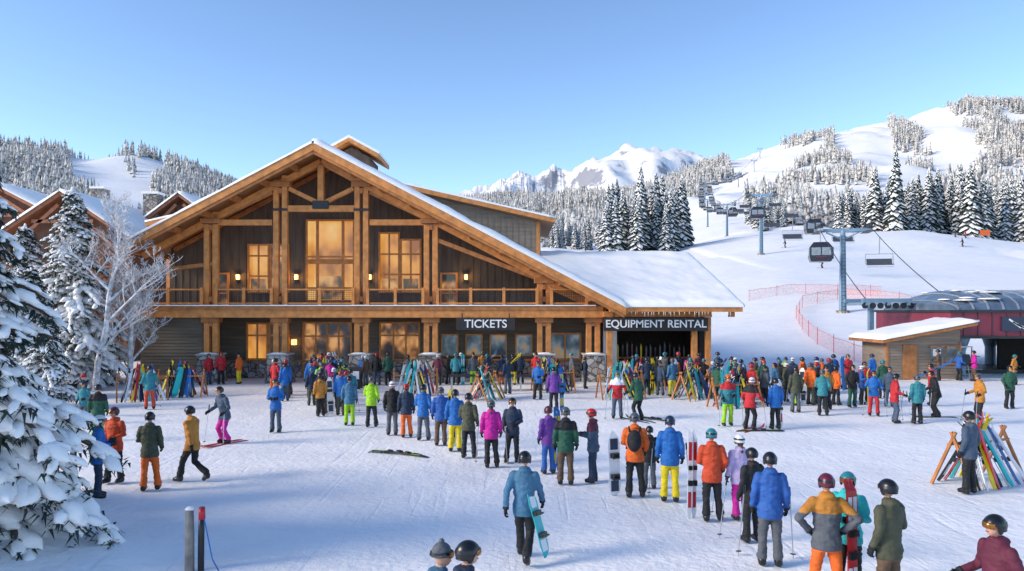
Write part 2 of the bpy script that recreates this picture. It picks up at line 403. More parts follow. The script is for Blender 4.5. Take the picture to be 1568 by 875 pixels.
def fir_far(name,h,r,nb,sd):
    random.seed(sd); mb=MB(); mb.tube([(0,0,-1),(0,0,h)],[.28,.03],5,0)
    for b in range(nb):
        f=(b+random.random())/nb; z=h*(.05+.94*f); L=r*(1-z/h)**.8*random.uniform(.6,1.15)+.15
        a=b*2.399+random.uniform(-.3,.3); ca,sa=math.cos(a),math.sin(a); w=L*.36; dr=random.uniform(.3,.6)*L
        def P(t,s_,dz): return (ca*L*t-sa*w*s_,sa*L*t+ca*w*s_,z-dr*t*t+dz)
        mb.add([P(0,0,.1),P(.55,-1,-.25),P(1,-.3,-.1),P(1.08,.1,-.3),P(.6,1,-.25),P(.6,0,-.75)],[(0,1,2,3),(0,3,4),(0,1,5),(1,3,5),(4,0,5),(3,4,5)],1)
        if random.random()<.95:
            e=.16
            mb.add([P(.1,0,.1+e),P(.5,-.85,-.16+e*.4),P(.98,-.25,-.05+e),P(1.04,.15,-.15+e),P(.6,.85,-.16+e*.4),P(.5,0,.2+e)],[(0,1,5),(1,2,5),(2,3,5),(3,4,5),(4,0,5)],2)
    return mb.mesh(name,[M_bark,M_needle,M_snowtree])
FF=[fir_far('fir_far_a',19,3.3,280,21),fir_far('fir_far_b',16,3.0,240,22),fir_far('fir_far_c',21,3.1,300,23)]
random.seed(31)
def grove(xr,yr,n,smin,smax,cond=None):
    c=0
    while c<n:
        y=random.uniform(*yr); b=random.uniform(*xr); x=b*y
        if cond and not cond(x,y): continue
        c+=1; inst('snowy_pine_tree',random.choice(FF),(x,y,gz(x,y)-.5),(random.uniform(-.02,.02),random.uniform(-.02,.02),random.random()*6),random.uniform(smin,smax))
grove((.128,.24),(172,206),34,.7,1.05)
grove((.49,.82),(200,260),130,.8,1.2)
grove((.44,.51),(215,250),16,.6,.9)
grove((.14,.24),(206,250),14,.5,.7)
grove((.05,.135),(235,262),26,.4,.6)
grove((.27,.37),(250,285),26,.4,.65,lambda x,y: seg_d(x,y,P1)>12)
def bare(name,h,sd):
    random.seed(sd); mb=MB()
    def br(p,d,L,r,lv):
        pts=[p]; dd=d.copy(); n=5
        for i in range(n):
            dd=(dd+Vector((random.uniform(-.16,.16),random.uniform(-.16,.16),random.uniform(-.05,.12)))).normalized()
            pts.append(pts[-1]+dd*L/n)
        mb.tube(pts,[max(.010,r*(1-.6*i/n)) for i in range(n+1)],5 if lv else 8,0,False)
        if lv>=4: return
        k=[11,7,6,5][lv]
        for i in range(k):
            t=(.22+.78*(i+random.random())/k); q=min(n-1,int(t*n)); o=pts[q].lerp(pts[q+1],t*n-q)
            a=random.random()*6.28; e=Vector((math.cos(a),math.sin(a),0)); nd=(dd*.75+e*.8+Vector((0,0,.15))).normalized()
            br(o,nd,L*(.55 if lv else .48)*random.uniform(.7,1.1)*(1.15-.5*t),r*.42,lv+1)
    br(Vector((0,0,-.2)),Vector((.02,0,1)),h*.82,.17,0)
    return mb.mesh(name,[M_frostbark])
inst('frosted_bare_tree',bare('bare_tree',10.0,5),(-20.6,36.5,0))
inst('frosted_bare_tree',bare('bare_tree_b',6.5,6),(-20.2,38.8,0))
# ------------------------------------------------------------ SKI LODGE
lodge=empty('ski_lodge',(0,0,0))
AXX,AZ,SL=-10.6,12.95,.527
XL,XR=-20.9,6.1
def rz(x): return AZ-SL*abs(x-AXX)
roof=MB()
Y0,Y1=39.4,62
def slab(mb,x0,x1,top,thk,y0,y1,mi):
    z0,z1=rz(x0)+top,rz(x1)+top
    mb.prism([(x0,z0-thk),(x1,z1-thk),(x1,z1),(x0,z0)],y0,y1,mi)
slab(roof,XL+.15,AXX,-.12,.14,Y0+.15,Y1,0); slab(roof,AXX,XR-.15,-.12,.14,Y0+.15,Y1,0)
roof.obj('roof_deck',[M_soffit],lodge)
fa=MB()
for a,b in ((XL,AXX),(AXX,XR)):
    slab(fa,a,b,-.02,.42,Y0,Y0+.14,0); slab(fa,a+.1 if a<AXX-1 else a,b-.1 if b>AXX+1 else b,-.44,.18,Y0+.05,Y0+.13,1)
fa.box(XL,XL+.14,Y0+.15,Y1,rz(XL)-.45,rz(XL)-.03,0); fa.box(XR-.14,XR,Y0+.15,Y1,rz(XR)-.45,rz(XR)-.03,0)
fa.obj('fascia',[M_timber,M_timber2],lodge,bevel=.015)
def snow_slab(name,x0,x1,zf,y0,y1,th,parent,nx_=60,ny_=24,sd=1,x0f=None):
    mb=MB(); vs=[];fs=[]
    for j in range(ny_+1):
        v=j/ny_; y=y0+(y1-y0)*v; xa=x0f(y) if x0f else x0
        for i in range(nx_+1):
            u=i/nx_; x=xa+(x1-xa)*u
            e=min(1,min(u*(x1-xa)/.25,(1-u)*(x1-xa)/.25,v*(y1-y0)/.2,(1-v)*(y1-y0)/.2)+.25)
            n=mn.noise(Vector((x*.7,y*.7,sd)))*.09+mn.noise(Vector((x*2.5,y*2.5,sd)))*.035
            vs.append((x,y,zf(x,y)+(th+n)*math.sqrt(max(0,e))))
    W=nx_+1
    for j in range(ny_):
        for i in range(nx_): fs.append((j*W+i,j*W+i+1,(j+1)*W+i+1,(j+1)*W+i))
    o=len(vs); ring=[i for i in range(W)]+[j*W+nx_ for j in range(1,ny_+1)]+[ny_*W+i for i in range(nx_-1,-1,-1)]+[j*W for j in range(ny_-1,0,-1)]
    for q in ring: x,y,_=vs[q]; vs.append((x,y,zf(x,y)-.01))
    n=len(ring)
    for k in range(n): fs.append((ring[k],o+k,o+(k+1)%n,ring[(k+1)%n]))
    mb.add(vs,fs); return mb.obj(name,[M_snowroof],parent,smooth=True)
snow_slab('roof_snow_west',XL-.04,AXX+.05,lambda x,y:rz(x)-.02,Y0-.04,Y1,.24,lodge,60,40,1)
snow_slab('roof_snow_east',AXX-.05,XR+.06,lambda x,y:rz(x)-.02,Y0-.04,Y1,.40,lodge,100,40,2)
WY=43.8
wl=MB()
xl,xr=-20.2,5.3
wl.prism([(xl,4.0),(xr-1.0,4.0),(xr-1.0,rz(xr-1)-.28),(AXX,AZ-.28),(xl,rz(xl)-.28)],WY,WY+.3,0)
x=xl+.2
while x<xr-1.1:
    wl.box(x,x+.06,WY-.035,WY+.01,4.05,rz(x)-.35,0); x+=.42
wl.box(xl,xl+.3,WY+.31,Y1-.5,0,rz(xl)-.3,0); wl.box(xr-.3,xr,WY+.31,Y1-.5,0,rz(xr)-.3,0)
wl.obj('upper_wall',[M_siding],lodge)
lw=MB()
lw.box(-17.2,xr,WY,WY+.3,0,3.99,0)
z=1.0
while z<3.7:
    lw.box(-17.19,xr-.01,WY-.03,WY+.01,z,z+.13,0); z+=.18
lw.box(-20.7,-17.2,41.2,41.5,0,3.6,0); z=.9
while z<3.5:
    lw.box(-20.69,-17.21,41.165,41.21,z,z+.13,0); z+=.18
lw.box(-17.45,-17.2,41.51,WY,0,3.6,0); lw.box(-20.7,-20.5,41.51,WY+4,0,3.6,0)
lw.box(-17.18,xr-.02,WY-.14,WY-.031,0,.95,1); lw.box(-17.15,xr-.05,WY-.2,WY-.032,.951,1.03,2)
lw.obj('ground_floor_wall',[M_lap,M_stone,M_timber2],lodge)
bl=MB()
bl.box(-20.9,4.9,40.75,WY-.04,4.02,4.2,1)
bl.box(-20.9,5.0,40.62,40.9,3.58,4.19,0)
bl.box(-20.9,5.0,40.55,40.618,4.0,4.22,2)
x=-20.5
while x<4.9: bl.box(x,x+.14,40.95,WY-.1,3.78,4.015,2); x+=.9
rt=5.17
def rail(x0,x1):
    bl.box(x0,x1,40.68,40.84,rt-.09,rt,0); bl.box(x0,x1,40.72,40.80,4.33,4.41,0)
    n=max(1,round((x1-x0)/1.9))
    for i in range(n+1):
        xx=x0+(x1-x0)*i/n; bl.box(xx-.08,xx+.08,40.67,40.85,4.2,rt+.06,0)
    xx=x0+.1
    while xx<x1-.05: bl.box(xx,xx+.018,40.755,40.77,4.4,rt-.08,3); xx+=.10
    zz=4.5
    while zz<rt-.1: bl.box(x0,x1,40.745,40.754,zz,zz+.018,3); zz+=.11
PX_=[-16.7,-12.85,-8.35,-4.5,1.78,4.5]
ed=[-20.8]+PX_
for a,b in zip(ed[:-1],ed[1:]): rail(a+(.4 if a>-20 else 0),b-.4)
bl.obj('balcony',[M_timber,M_soffit,M_timber2,M_trimdark],lodge,bevel=.01)
snowcap=MB(); snowcap.box(-20.9,4.6,40.5,40.66,4.221,4.28,0); snowcap.obj('balcony_snow',[M_snowroof],lodge)
tf=MB(); pr=MB()
for x in PX_:
    top=rz(x)-.4
    for s_ in (-.24,.24):
        tf.box(x+s_-.15,x+s_+.15,40.95,41.25,1.55,rz(x+s_)-.42,0)
    for zz in (3.1,4.45,top-.9):
        if zz<top-.2: tf.box(x-.11,x+.11,40.9,41.3,zz,zz+.3,1)
    tf.box(x-.5,x+.5,40.8,41.4,3.3,3.575,1)
    if top>6: tf.box(x-.55,x+.55,40.84,41.36,top-.55,top-.25,1)
    pr.prism([(x-.68,-.1),(x+.68,-.1),(x+.54,1.5),(x-.54,1.5)],40.4,41.65,0)
    pr.box(x-.62,x+.62,40.32,41.73,1.501,1.6,1)
pr.obj('stone_piers',[M_stone,mat('pier_cap',(.45,.44,.42),.8)],lodge,bevel=.04)
snp=MB()
for x in PX_: blob(snp,(x,40.5,1.6),.5,.16,.08,0,0)
snp.obj('pier_snow',[M_snowroof],lodge,smooth=True)
def rb(x0,x1,off,y,w=.28,h=.34,mi=0): tf.beam((x0,y,rz(x0)-off),(x1,y,rz(x1)-off),w,h,mi)
rb(XL+.4,AXX,.72,41.1,.3,.34); rb(AXX,XR-.9,.72,41.1,.3,.34)
ix=(-12.85,-8.35)
tf.box(ix[0]+.4,ix[1]-.4,40.95,41.2,9.45,9.8,0)
tf.box(AXX-.17,AXX+.17,40.9,41.25,9.81,AZ-.9,0)
tf.beam((AXX-.15,41.1,9.95),(ix[0]+.45,41.1,10.75),.22,.24,0); tf.beam((AXX+.15,41.1,9.95),(ix[1]-.45,41.1,10.75),.22,.24,0)
tf.box(AXX-.45,AXX+.45,40.88,40.948,9.6,10.05,2)
for a,b in ((-16.3,-13.3),(-7.9,-4.9)):
    tf.box(a,b,40.97,41.2,8.7,9.02,0)
tf.beam((-16.35,41.1,9.1),(-13.3,41.1,10.55),.2,.22,1); tf.beam((-4.85,41.1,9.1),(-7.9,41.1,10.55),.2,.22,1)
for x in (ix[0],ix[1],-16.7,-4.5):
    tf.box(x-.42,x+.42,40.86,40.94,(9.5 if x in ix else 8.75),(9.62 if x in ix else 8.88),2)
tf.beam((-16.4,41.1,6.6),(-20.3,41.1,6.1),.2,.22,1)
tf.beam((-4.2,41.1,7.9),(1.4,41.1,5.75),.2,.24,1)
tf.beam((2.2,41.1,5.2),(4.2,41.1,4.3),.2,.22,0)
x=XL+.9
while x<XR-.5:
    if abs(x-AXX)>.5: tf.box(x-.13,x+.13,Y0+.15,41.0,rz(x)-.62,rz(x)-.30,1)
    x+=1.62
tf.beam((XL+1,WY-.2,rz(XL+1)-.5),(AXX,WY-.2,AZ-.5),.2,.25,1); tf.beam((AXX,WY-.2,AZ-.5),(XR-2,WY-.2,rz(XR-2)-.5),.2,.25,1)
tf.obj('timber_frame',[M_timber,M_timber2,M_trimdark],lodge,bevel=.02)
wn=MB()
def win(x0,x1,z0,z1,nx_=2,zs=(),mi=1,Y=WY,fr=.11,dp=.12):
    wn.box(x0,x1,Y-dp+.04,Y-.0,z0,z1,mi)
    for a,b in ((x0-fr,x0),(x1,x1+fr)): wn.box(a,b,Y-dp-.03,Y+.01,z0-fr,z1+fr,0)
    for a,b in ((z0-fr,z0),(z1,z1+fr)): wn.box(x0,x1,Y-dp-.03,Y+.01,a,b,0)
    for i in range(1,nx_):
        xx=x0+(x1-x0)*i/nx_; wn.box(xx-.05,xx+.05,Y-dp-.01,Y-.02,z0,z1,0)
    for zz in zs: wn.box(x0,x1,Y-dp,Y-.02,zz-.05,zz+.05,0)
def wx(u): return (u-784)*.0387
win(wx(472),wx(541),4.6,9.25,1,(7.15,5.3),1)
for u in (487,526): wn.box(wx(u)-.08,wx(u)+.08,WY-.14,WY-.02,4.6,9.25,0)
wn.box(wx(472),wx(541),WY-.15,WY-.02,6.72,7.0,0)
wn.box(wx(487)+.09,wx(526)-.09,WY-.095,WY-.082,4.62,6.0,2)  # darker overlays on the lower panes paint in the reflected trees
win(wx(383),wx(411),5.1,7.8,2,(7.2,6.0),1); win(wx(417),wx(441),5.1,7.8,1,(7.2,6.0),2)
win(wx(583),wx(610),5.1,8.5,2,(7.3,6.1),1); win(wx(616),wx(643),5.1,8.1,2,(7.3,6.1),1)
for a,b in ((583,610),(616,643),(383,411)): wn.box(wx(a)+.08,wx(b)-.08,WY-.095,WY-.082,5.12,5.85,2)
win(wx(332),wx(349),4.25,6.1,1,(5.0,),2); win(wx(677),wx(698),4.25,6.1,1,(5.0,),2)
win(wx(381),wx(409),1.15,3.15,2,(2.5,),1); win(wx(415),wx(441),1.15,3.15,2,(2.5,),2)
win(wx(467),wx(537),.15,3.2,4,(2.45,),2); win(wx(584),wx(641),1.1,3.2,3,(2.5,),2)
for a in (678,715,752,791): win(wx(a),wx(a+22),1.35,2.5,1,(),3,fr=.09)
win(wx(843),wx(887),1.15,2.55,2,(),3)
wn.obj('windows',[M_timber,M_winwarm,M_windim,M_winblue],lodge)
lp=MB()
lp.box(wx(672),wx(818),WY-.55,WY-.21,1.04,1.12,0)
for u in (366,455,567,714): 
    x=wx(u); lp.box(x-.08,x+.08,WY-.26,WY-.06,5.8,6.08,1); lp.box(x-.12,x+.12,WY-.32,WY-.05,6.081,6.15,2); lp.box(x-.1,x+.1,WY-.28,WY-.05,5.74,5.799,2)
    pl=bpy.data.lights.new('lantern_bulb','POINT'); pl.energy=16; pl.color=(1,.62,.28); pl.shadow_soft_size=.08
    po=bpy.data.objects.new('lantern_bulb',pl); COL.objects.link(po); po.location=(x,WY-.5,5.95); po.parent=lodge
x=wx(452); lp.box(x-.11,x+.11,WY-.4,WY-.05,1.95,2.25,1)
lp.obj('wall_lanterns',[M_timber,M_lampglow,M_trimdark],lodge)
def sign(name,x0,x1,z0,z1,y,text,size):
    e=empty(name,((x0+x1)/2,y,(z0+z1)/2))
    w,h=(x1-x0)/2,(z1-z0)/2
    mb=MB(); mb.box(-w,w,-.06,.06,-h,h,0)
    for s_ in (-w*.8,w*.8): mb.box(s_-.03,s_+.03,-.03,.03,h,h+.25,1)
    mb.obj('board',[M_sign,M_trimdark],e,bevel=.01)
    c=bpy.data.curves.new('lettering','FONT'); c.body=text; c.size=size; c.extrude=.015; c.offset=.008; c.align_x='CENTER'; c.align_y='CENTER'
    c.materials.append(M_white); o=bpy.data.objects.new('lettering',c); COL.objects.link(o); o.parent=e; o.location=(0,-.08,0); o.rotation_euler=(math.pi/2,0,0)
sign('tickets_sign',-3.05,.17,2.88,3.57,40.5,'TICKETS',.62)
sign('equipment_rental_sign',4.98,10.65,2.86,3.6,40.2,'EQUIPMENT RENTAL',.585)
dm=MB()
def dorm(s_,xe,y0,y1,ze):
    xs=AXX; zt=ze+.225*abs(xe-xs)
    a=[(xs,zt-.3),(xe,ze-.3),(xe,ze),(xs,zt)]
    if s_<0: a=a[::-1]
    dm.prism(a,y0,y1,0); dm.prism(a,y0-.1,y0-.005,1)
    xi=xe-s_*.9; zi=ze+.9*.225-.32
    w=[(xs,AZ-.5),(xi,rz(xi)-.6),(xi,zi),(xs,zt-.3)]
    if s_<0: w=w[::-1]
    dm.prism(w,y0+1.0,y1-.6,2)
    xx=xi-s_*.3
    while abs(xx-xs)>.6:
        dm.box(xx-.03,xx+.03,y0+.955,y0+1.01,rz(xx)-.3,ze+.225*abs(xx-xe)-.32,2); xx-=s_*.42
    dm.box(min(xi-s_*.05,xi-s_*.3),max(xi-s_*.05,xi-s_*.3),y0+.92,y0+.95,rz(xi)-.6,zi,1)
    snow_slab('dormer_snow',min(xs,xe)-.03,max(xs,xe)+.03,lambda x,y:ze+.225*abs(x-xe),y0-.12,y1,.2,lodge,30,16,5+s_)
dorm(1,2.85,49.5,60,10.15); dorm(-1,-25.0,50.5,60,10.0)
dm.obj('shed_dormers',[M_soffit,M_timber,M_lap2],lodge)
cu=MB(); cx=-10.9
cu.box(cx-1.3,cx+1.3,50,53,12.2,14.3,0); cu.prism([(cx-1.3,14.3),(cx+1.3,14.3),(cx,15.0)],50,53,0)
for s_ in (-1,1):
    a=[(cx,15.25),(cx+s_*2.0,14.15),(cx+s_*2.0,14.4),(cx,15.5)]
    if s_<0:a=a[::-1]
    cu.prism(a,49.3,53.6,1)
    a=[(cx,15.51),(cx+s_*2.03,14.41),(cx+s_*2.03,14.6),(cx,15.7)]
    if s_<0:a=a[::-1]
    cu.prism(a,49.35,53.6,2)
cu.box(cx-.6,cx+.6,49.93,49.99,13.2,14.0,3)
cu.obj('cupola',[M_siding,M_timber,M_snowroof,M_trimdark],lodge)
rw=MB()
RX0,RX1=5.2,12.35
def wz(y): return 4.2+(y-39.6)*.30
rw.prism([(RX0,3.9),(RX1,3.9),(RX1,4.18),(RX0,4.18)],39.55,39.7,0)
rw.add([(RX0,39.7,3.95),(RX1,39.7,3.95),(RX1,52,wz(52)-.25),(RX0,52,wz(52)-.25),(RX0,39.7,4.18),(RX1,39.7,4.18),(RX1,52,wz(52)-.02),(RX0,52,wz(52)-.02)],[(0,3,2,1),(4,5,6,7),(0,1,5,4),(1,2,6,5),(2,3,7,6),(3,0,4,7)],1)
rw.box(5.0,10.95,40.45,40.75,3.62,3.92,0)
for x in (10.75,10.0,5.35): rw.box(x-.15,x+.15,40.45,40.75,0,3.61,0)
rw.box(11.9,12.2,40.45,40.75,3.62,3.9,0)
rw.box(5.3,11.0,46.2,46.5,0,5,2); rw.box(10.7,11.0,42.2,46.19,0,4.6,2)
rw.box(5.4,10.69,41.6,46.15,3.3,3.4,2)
rw.box(5.31,6.1,43.0,43.2,0,3.29,3)
for x in (6.8,8.4,9.8): rw.box(x-.35,x+.35,42.2,42.3,3.2,3.28,4)
rw.obj('rental_wing',[M_timber,M_soffit,M_dark,M_white,M_lampglow],lodge,bevel=.01)
snow_slab('wing_snow',2.2,RX1+.1,lambda x,y:wz(y)-.01,39.5,52,.28,lodge,60,50,9,x0f=lambda y:AXX+(AZ-wz(y))/SL-.25)
ic=MB(); random.seed(3); x=6.2
while x<12.3:
    l=random.uniform(.05,.28); ic.tube([(x,39.53,3.9),(x,39.53,3.9-l)],[.018,.003],4,0,False); x+=random.uniform(.08,.3)
ic.obj('icicles',[mat('ice',(.75,.8,.85),.1,.02)],lodge)
random.seed(9)
CM={}
PAL={'blue':'#1a62ab','royal':'#2557a0','navy':'#1f3048','red':'#b4222a','orange':'#d8621c','olive':'#454836','black':'#17191d','teal':'#2c7a84','lime':'#8fc41c','magenta':'#bd168c','purple':'#66368c','mustard':'#b3762a','grey':'#50555c','maroon':'#5a1d33','green':'#1d4f3c','yellow':'#d9c214','slate':'#3f5064','lav':'#b3a3c9','white':'#d8dade','brown':'#5b4635','rust':'#bf441f','aqua':'#25aeb2','steel':'#3c6b8a'}
def cm(c):
    if c not in CM: CM[c]=mat('fabric_'+c,PAL[c],.75,.2,3,.9,7,dist=.035,stretch=(1,1,1.6))
    return CM[c]
GM={}
def gm(c):
    if c not in GM: GM[c]=mat('gloss_'+c,PAL[c],.3,.1,3)
    return GM[c]
SKC=['red','blue','white','black','yellow','aqua','orange','lime','navy']
def plank(mb,M,L,ws,thk,tip,mi,tail=0.02):
    n=len(ws); vs=[];fs=[]
    for i,w in enumerate(ws):
        t=i/(n-1); z=L*t; off=tip*max(0,(t-.86)/.14)**2+tail*max(0,(.1-t)/.1)**2
        for (a,b) in ((-w/2,-thk/2),(w/2,-thk/2),(w/2,thk/2),(-w/2,thk/2)): vs.append(M@Vector((a,off+b,z)))
    for i in range(n-1):
        for k in range(4): fs.append((i*4+k,i*4+(k+1)%4,(i+1)*4+(k+1)%4,(i+1)*4+k))
    fs.append((3,2,1,0)); fs.append(tuple((n-1)*4+k for k in range(4))); mb.add(vs,fs,mi)
SKW=[.05,.095,.085,.078,.075,.075,.078,.085,.095,.10,.085,.03]
BDW=[.08,.22,.28,.27,.26,.25,.25,.26,.27,.28,.22,.08]
def ski_mesh(c,c2):
    mb=MB()
    plank(mb,Matrix.Translation((-.05,0,0)),1.68,SKW,.022,.10,0)
    plank(mb,Matrix.Translation((.055,.03,0)),1.68,SKW,.022,.10,0)
    for x,y in ((-.05,0),(.055,.03)):
        mb.box(x-.04,x+.04,y-.06,y-.012,.62,.72,1); mb.box(x-.035,x+.035,y-.055,y-.012,.92,1.0,1)
        mb.box(x-.03,x+.03,y-.0145,y-.0115,1.1,1.45,2); mb.box(x-.03,x+.03,y-.0145,y-.0115,.2,.5,2)
    return mb.mesh('ski_pair',[gm(c),gm('black'),gm(c2)])
def board_mesh(c,c2):
    mb=MB(); plank(mb,Matrix(),1.5,BDW,.014,.06,0,.06)
    for z in (.5,.98): 
        mb.box(-.1,.1,-.09,-.008,z-.05,z+.05,1); mb.box(-.09,-.06,-.2,-.09,z-.04,z+.05,1); mb.box(-.06,.08,-.16,-.09,z-.045,z-.01,1)
    mb.box(-.09,.09,-.0095,-.0075,.15,.4,2); mb.box(-.09,.09,-.0095,-.0075,1.1,1.35,2)
    return mb.mesh('snowboard',[gm(c),gm('black'),gm(c2)])
SKI=[ski_mesh(a,b) for a,b in (('red','white'),('blue','yellow'),('white','red'),('black','lime'),('yellow','black'),('aqua','white'))]
BRD=[board_mesh(a,b) for a,b in (('white','navy'),('aqua','white'),('black','red'),('orange','black'))]
rk=MB()
x=6.3
while x<10.5:
    plank(rk,Matrix.Translation((x,44.0+random.uniform(-.1,.1),.35)),random.uniform(1.5,1.8),SKW,.03,.08,random.choice([0,1,3,4,4,4,5,1])); x+=.28
rk.box(6.2,10.6,44.15,44.2,1.1,1.2,6)
rk.obj('rental_ski_display',[gm(c) for c in ('maroon','grey','navy','yellow','black','slate')]+[M_timber2],lodge)
# ------------------------------------------------------------ people
M_skin=mat('skin',(.55,.30,.21),.55,.08); M_hair=mat('hair',(.08,.04,.02),.8,.3,20); M_lens=mat('goggle_lens',(.35,.14,.03),.12,.4,5,metal=.6)
POSE={}
def cl(p,a,b,ra,rb_):
    ab=b-a; t=max(0,min(1,(p-a).dot(ab)/ab.length_squared)); return (p-(a+ab*t)).length-(ra+(rb_-ra)*t)
H=dict(jacket=0,yoke=1,pants=2,boots=3,glove=4,skin=5,helmet=6,lens=7,hair=8)
def build_pose(name,arms,legs,lean=0.0,cap=False,drop=0.0,hair=False):
    def U(p):
        p=Vector(p); z=p.z
        if z>.9: p=p+Vector((0,lean*(z-.9)/.6,0))
        if z>.8: p.z-=drop
        return p
    mb=MB(); segs=[]
    tor=[((0,0,.75),(.178,.142)),((0,0,.86),(.188,.15)),((0,0,1.02),(.165,.13)),((0,0,1.18),(.178,.138)),((0,-.005,1.32),(.198,.14)),((0,-.01,1.41),(.178,.115)),((0,-.008,1.465),(.115,.09)),((0,.0,1.53),(.078,.082))]
    P=[U(a) for a,_ in tor]; mb.tube(P,[r for _,r in tor],16)
    mb.ell(U((0,-.085,1.485)),(.095,.055,.05),0,10,8)
    for i in range(len(P)-1):
        segs.append((P[i],P[i+1],min(tor[i][1])+.03,min(tor[i+1][1])+.03,'torso'))
    for s_ in (-1,1):
        segs.append((U((s_*.07,0,.84)),U((s_*.08,0,1.40)),.12,.11,'torso'))
        S0=U((s_*.172,-.01,1.395)); e=U(arms[s_][0]); w=U(arms[s_][1])
        mb.tube([S0.lerp(e,-.1),S0,S0.lerp(e,.5),e,e.lerp(w,.5),w],[.05,.076,.068,.059,.055,.047],12)
        mb.ell(S0,(.076,.076,.076)); mb.ell(e,(.06,.06,.06))
        segs.append((S0,e,.076,.06,'arm')); segs.append((e,w,.06,.047,'arm'))
        hp=Vector((s_*.09,0,.90-drop)); k=Vector(legs[s_][0]); a=Vector(legs[s_][1])
        mb.tube([hp,hp.lerp(k,.5),k,k.lerp(a,.5),a+Vector((0,0,.02))],[.105,.092,.072,.07,.083],12); mb.ell(hp,(.105,.11,.10)); mb.ell(k,(.074,.08,.08))
        segs.append((hp,k,.105,.074,'pants')); segs.append((k,a+Vector((0,0,.05)),.074,.082,'pants'))
        toe=a+Vector((0,.17,-.055)); toe.z=max(.045,min(toe.z,a.z)); heel=a+Vector((0,-.04,-.05)); heel.z=max(.05,heel.z)
        if len(legs[s_])>2: toe=Vector(legs[s_][2])
        mb.tube([heel+Vector((0,-.03,0)),heel,a.lerp(toe,.5)+Vector((0,0,-.01)),toe],[.04,.062,.06,.045],10); mb.tube([a+Vector((0,0,.06)),a,heel],[.066,.066,.06],10)
        segs.append((heel,toe,.06,.05,'boots')); segs.append((a,heel,.066,.06,'boots'))
    hc=U((0,.015,1.655)); nb=U((0,0,1.5))
    mb.ell(hc,(.074,.092,.112),0,16,12); mb.ell(hc+Vector((0,.028,-.055)),(.052,.062,.058),0,12,8)
    mb.tube([hc+Vector((0,.085,.01)),hc+Vector((0,.107,-.022))],[.012,.018],8)
    ob=mb.obj('tmp',[]); rm=ob.modifiers.new('r','REMESH'); rm.mode='VOXEL'; rm.voxel_size=.0155
    sm=ob.modifiers.new('s','SMOOTH'); sm.iterations=3; sm.factor=.5
    dg=bpy.context.evaluated_depsgraph_get(); me=bpy.data.meshes.new_from_object(ob.evaluated_get(dg))
    bpy.data.objects.remove(ob)
    vs=[v.co.copy() for v in me.vertices]; out=MB(); cls=[]
    fs=[tuple(p.vertices) for p in me.polygons]
    zh=.77-drop; zy=U((0,0,1.27)).z
    for f in fs:
        c=sum((vs[i] for i in f),Vector())/len(f)
        best=min(segs,key=lambda s:cl(c,s[0],s[1],s[2],s[3]))[4]
        if c.z>nb.z-.06 and (c-hc).length<.25:
            best='skin' if c.z>nb.z+.045 and (c-hc).length<.165 else 'torso'
        if best=='torso': best='pants' if c.z<zh else ('yoke' if c.z>zy else 'jacket')
        elif best=='arm': best='yoke' if c.z>zy else 'jacket'
        elif best=='pants' and c.z>zh: best='jacket'
        cls.append(H[best])
    for v in vs:
        if .14<v.z<nb.z:
            n=mn.noise(Vector((v.x*7,v.y*7,v.z*13)))*.015+mn.noise(Vector((v.x*16,v.y*16,v.z*26+9)))*.008
            if 0<zh-v.z<.12 and abs(v.x)<.26: n-=.012
            d=Vector((v.x,v.y*1.2,0))
            if d.length>1e-3: v+=d.normalized()*n
    out.v=[tuple(v) for v in vs]; out.f=fs; out.m=cls
    o=hc
    if cap:
        out.ell(o+Vector((0,-.012,.03)),(.09,.108,.112),H['helmet'],18,12,keep=lambda c:c.z>o.z+.0)
        out.ell(o+Vector((0,-.01,.15)),(.03,.03,.03),H['helmet'],8,6)
        out.tube([o+Vector((math.cos(k/20*6.2832)*.09,math.sin(k/20*6.2832)*.106-.012,.015)) for k in range(21)],.018,8,H['helmet'],False)
    else:
        n=24; rings=10; vs1=[];f1=[]
        for i in range(rings+1):
            for k in range(n):
                t=6.28319*k/n; fy=math.sin(t)
                low=-.045 if fy<.25 else -.045+(.085)*min(1,(fy-.25)/.3)
                top=.125
                s_=i/rings; ph=s_*math.pi/2; zz=low+(top-low)*math.sin(ph) if i else low
                zz=max(low,zz); q=max(0,1-(max(0,zz)/top)**2)**.5 if zz>0 else 1-.10*(zz/-.05)**2
                vs1.append(o+Vector((math.cos(t)*.106*q,math.sin(t)*.128*q-.012,zz)))
        for i in range(rings):
            for k in range(n): f1.append((i*n+k,i*n+(k+1)%n,(i+1)*n+(k+1)%n,(i+1)*n+k))
        out.add(vs1,f1,H['helmet'])
        rim=[vs1[k] for k in range(n)]; out.tube(rim+[rim[0]],.006,6,H['boots'],False)
        for s_ in (-1,1): out.ell(o+Vector((s_*.085,-.005,-.045)),(.018,.035,.035),H['boots'],8,6)
    z0=.03; vs2=[];fs2=[]
    for k in range(25):
        t=6.28319*k/24; rr=1.035 if not cap else 1.0
        for dz in (-.017,.017):
            q=math.sqrt(max(0,1-((z0+dz)/.125)**2))
            vs2.append(o+Vector((math.cos(t)*.106*q*rr,math.sin(t)*.128*q*rr-.012,z0+dz)))
    for k in range(24): fs2.append((2*k,2*k+2,2*k+3,2*k+1))
    out.add(vs2,fs2,H['boots'])
    vs2=[];fs2=[]; zz=.012
    for k in range(9):
        a=math.radians(32+116*k/8)
        for dz,rr in ((-.034,.93),(-.026,1.03),(.0,1.07),(.026,1.04),(.034,.94)):
            vs2.append(o+Vector((math.cos(a)*.095*rr,math.sin(a)*.118*rr,zz+dz)))
    for k in range(8):
        for j in range(4): fs2.append((k*5+j,(k+1)*5+j,(k+1)*5+j+1,k*5+j+1))
    out.add(vs2,fs2,H['lens'])
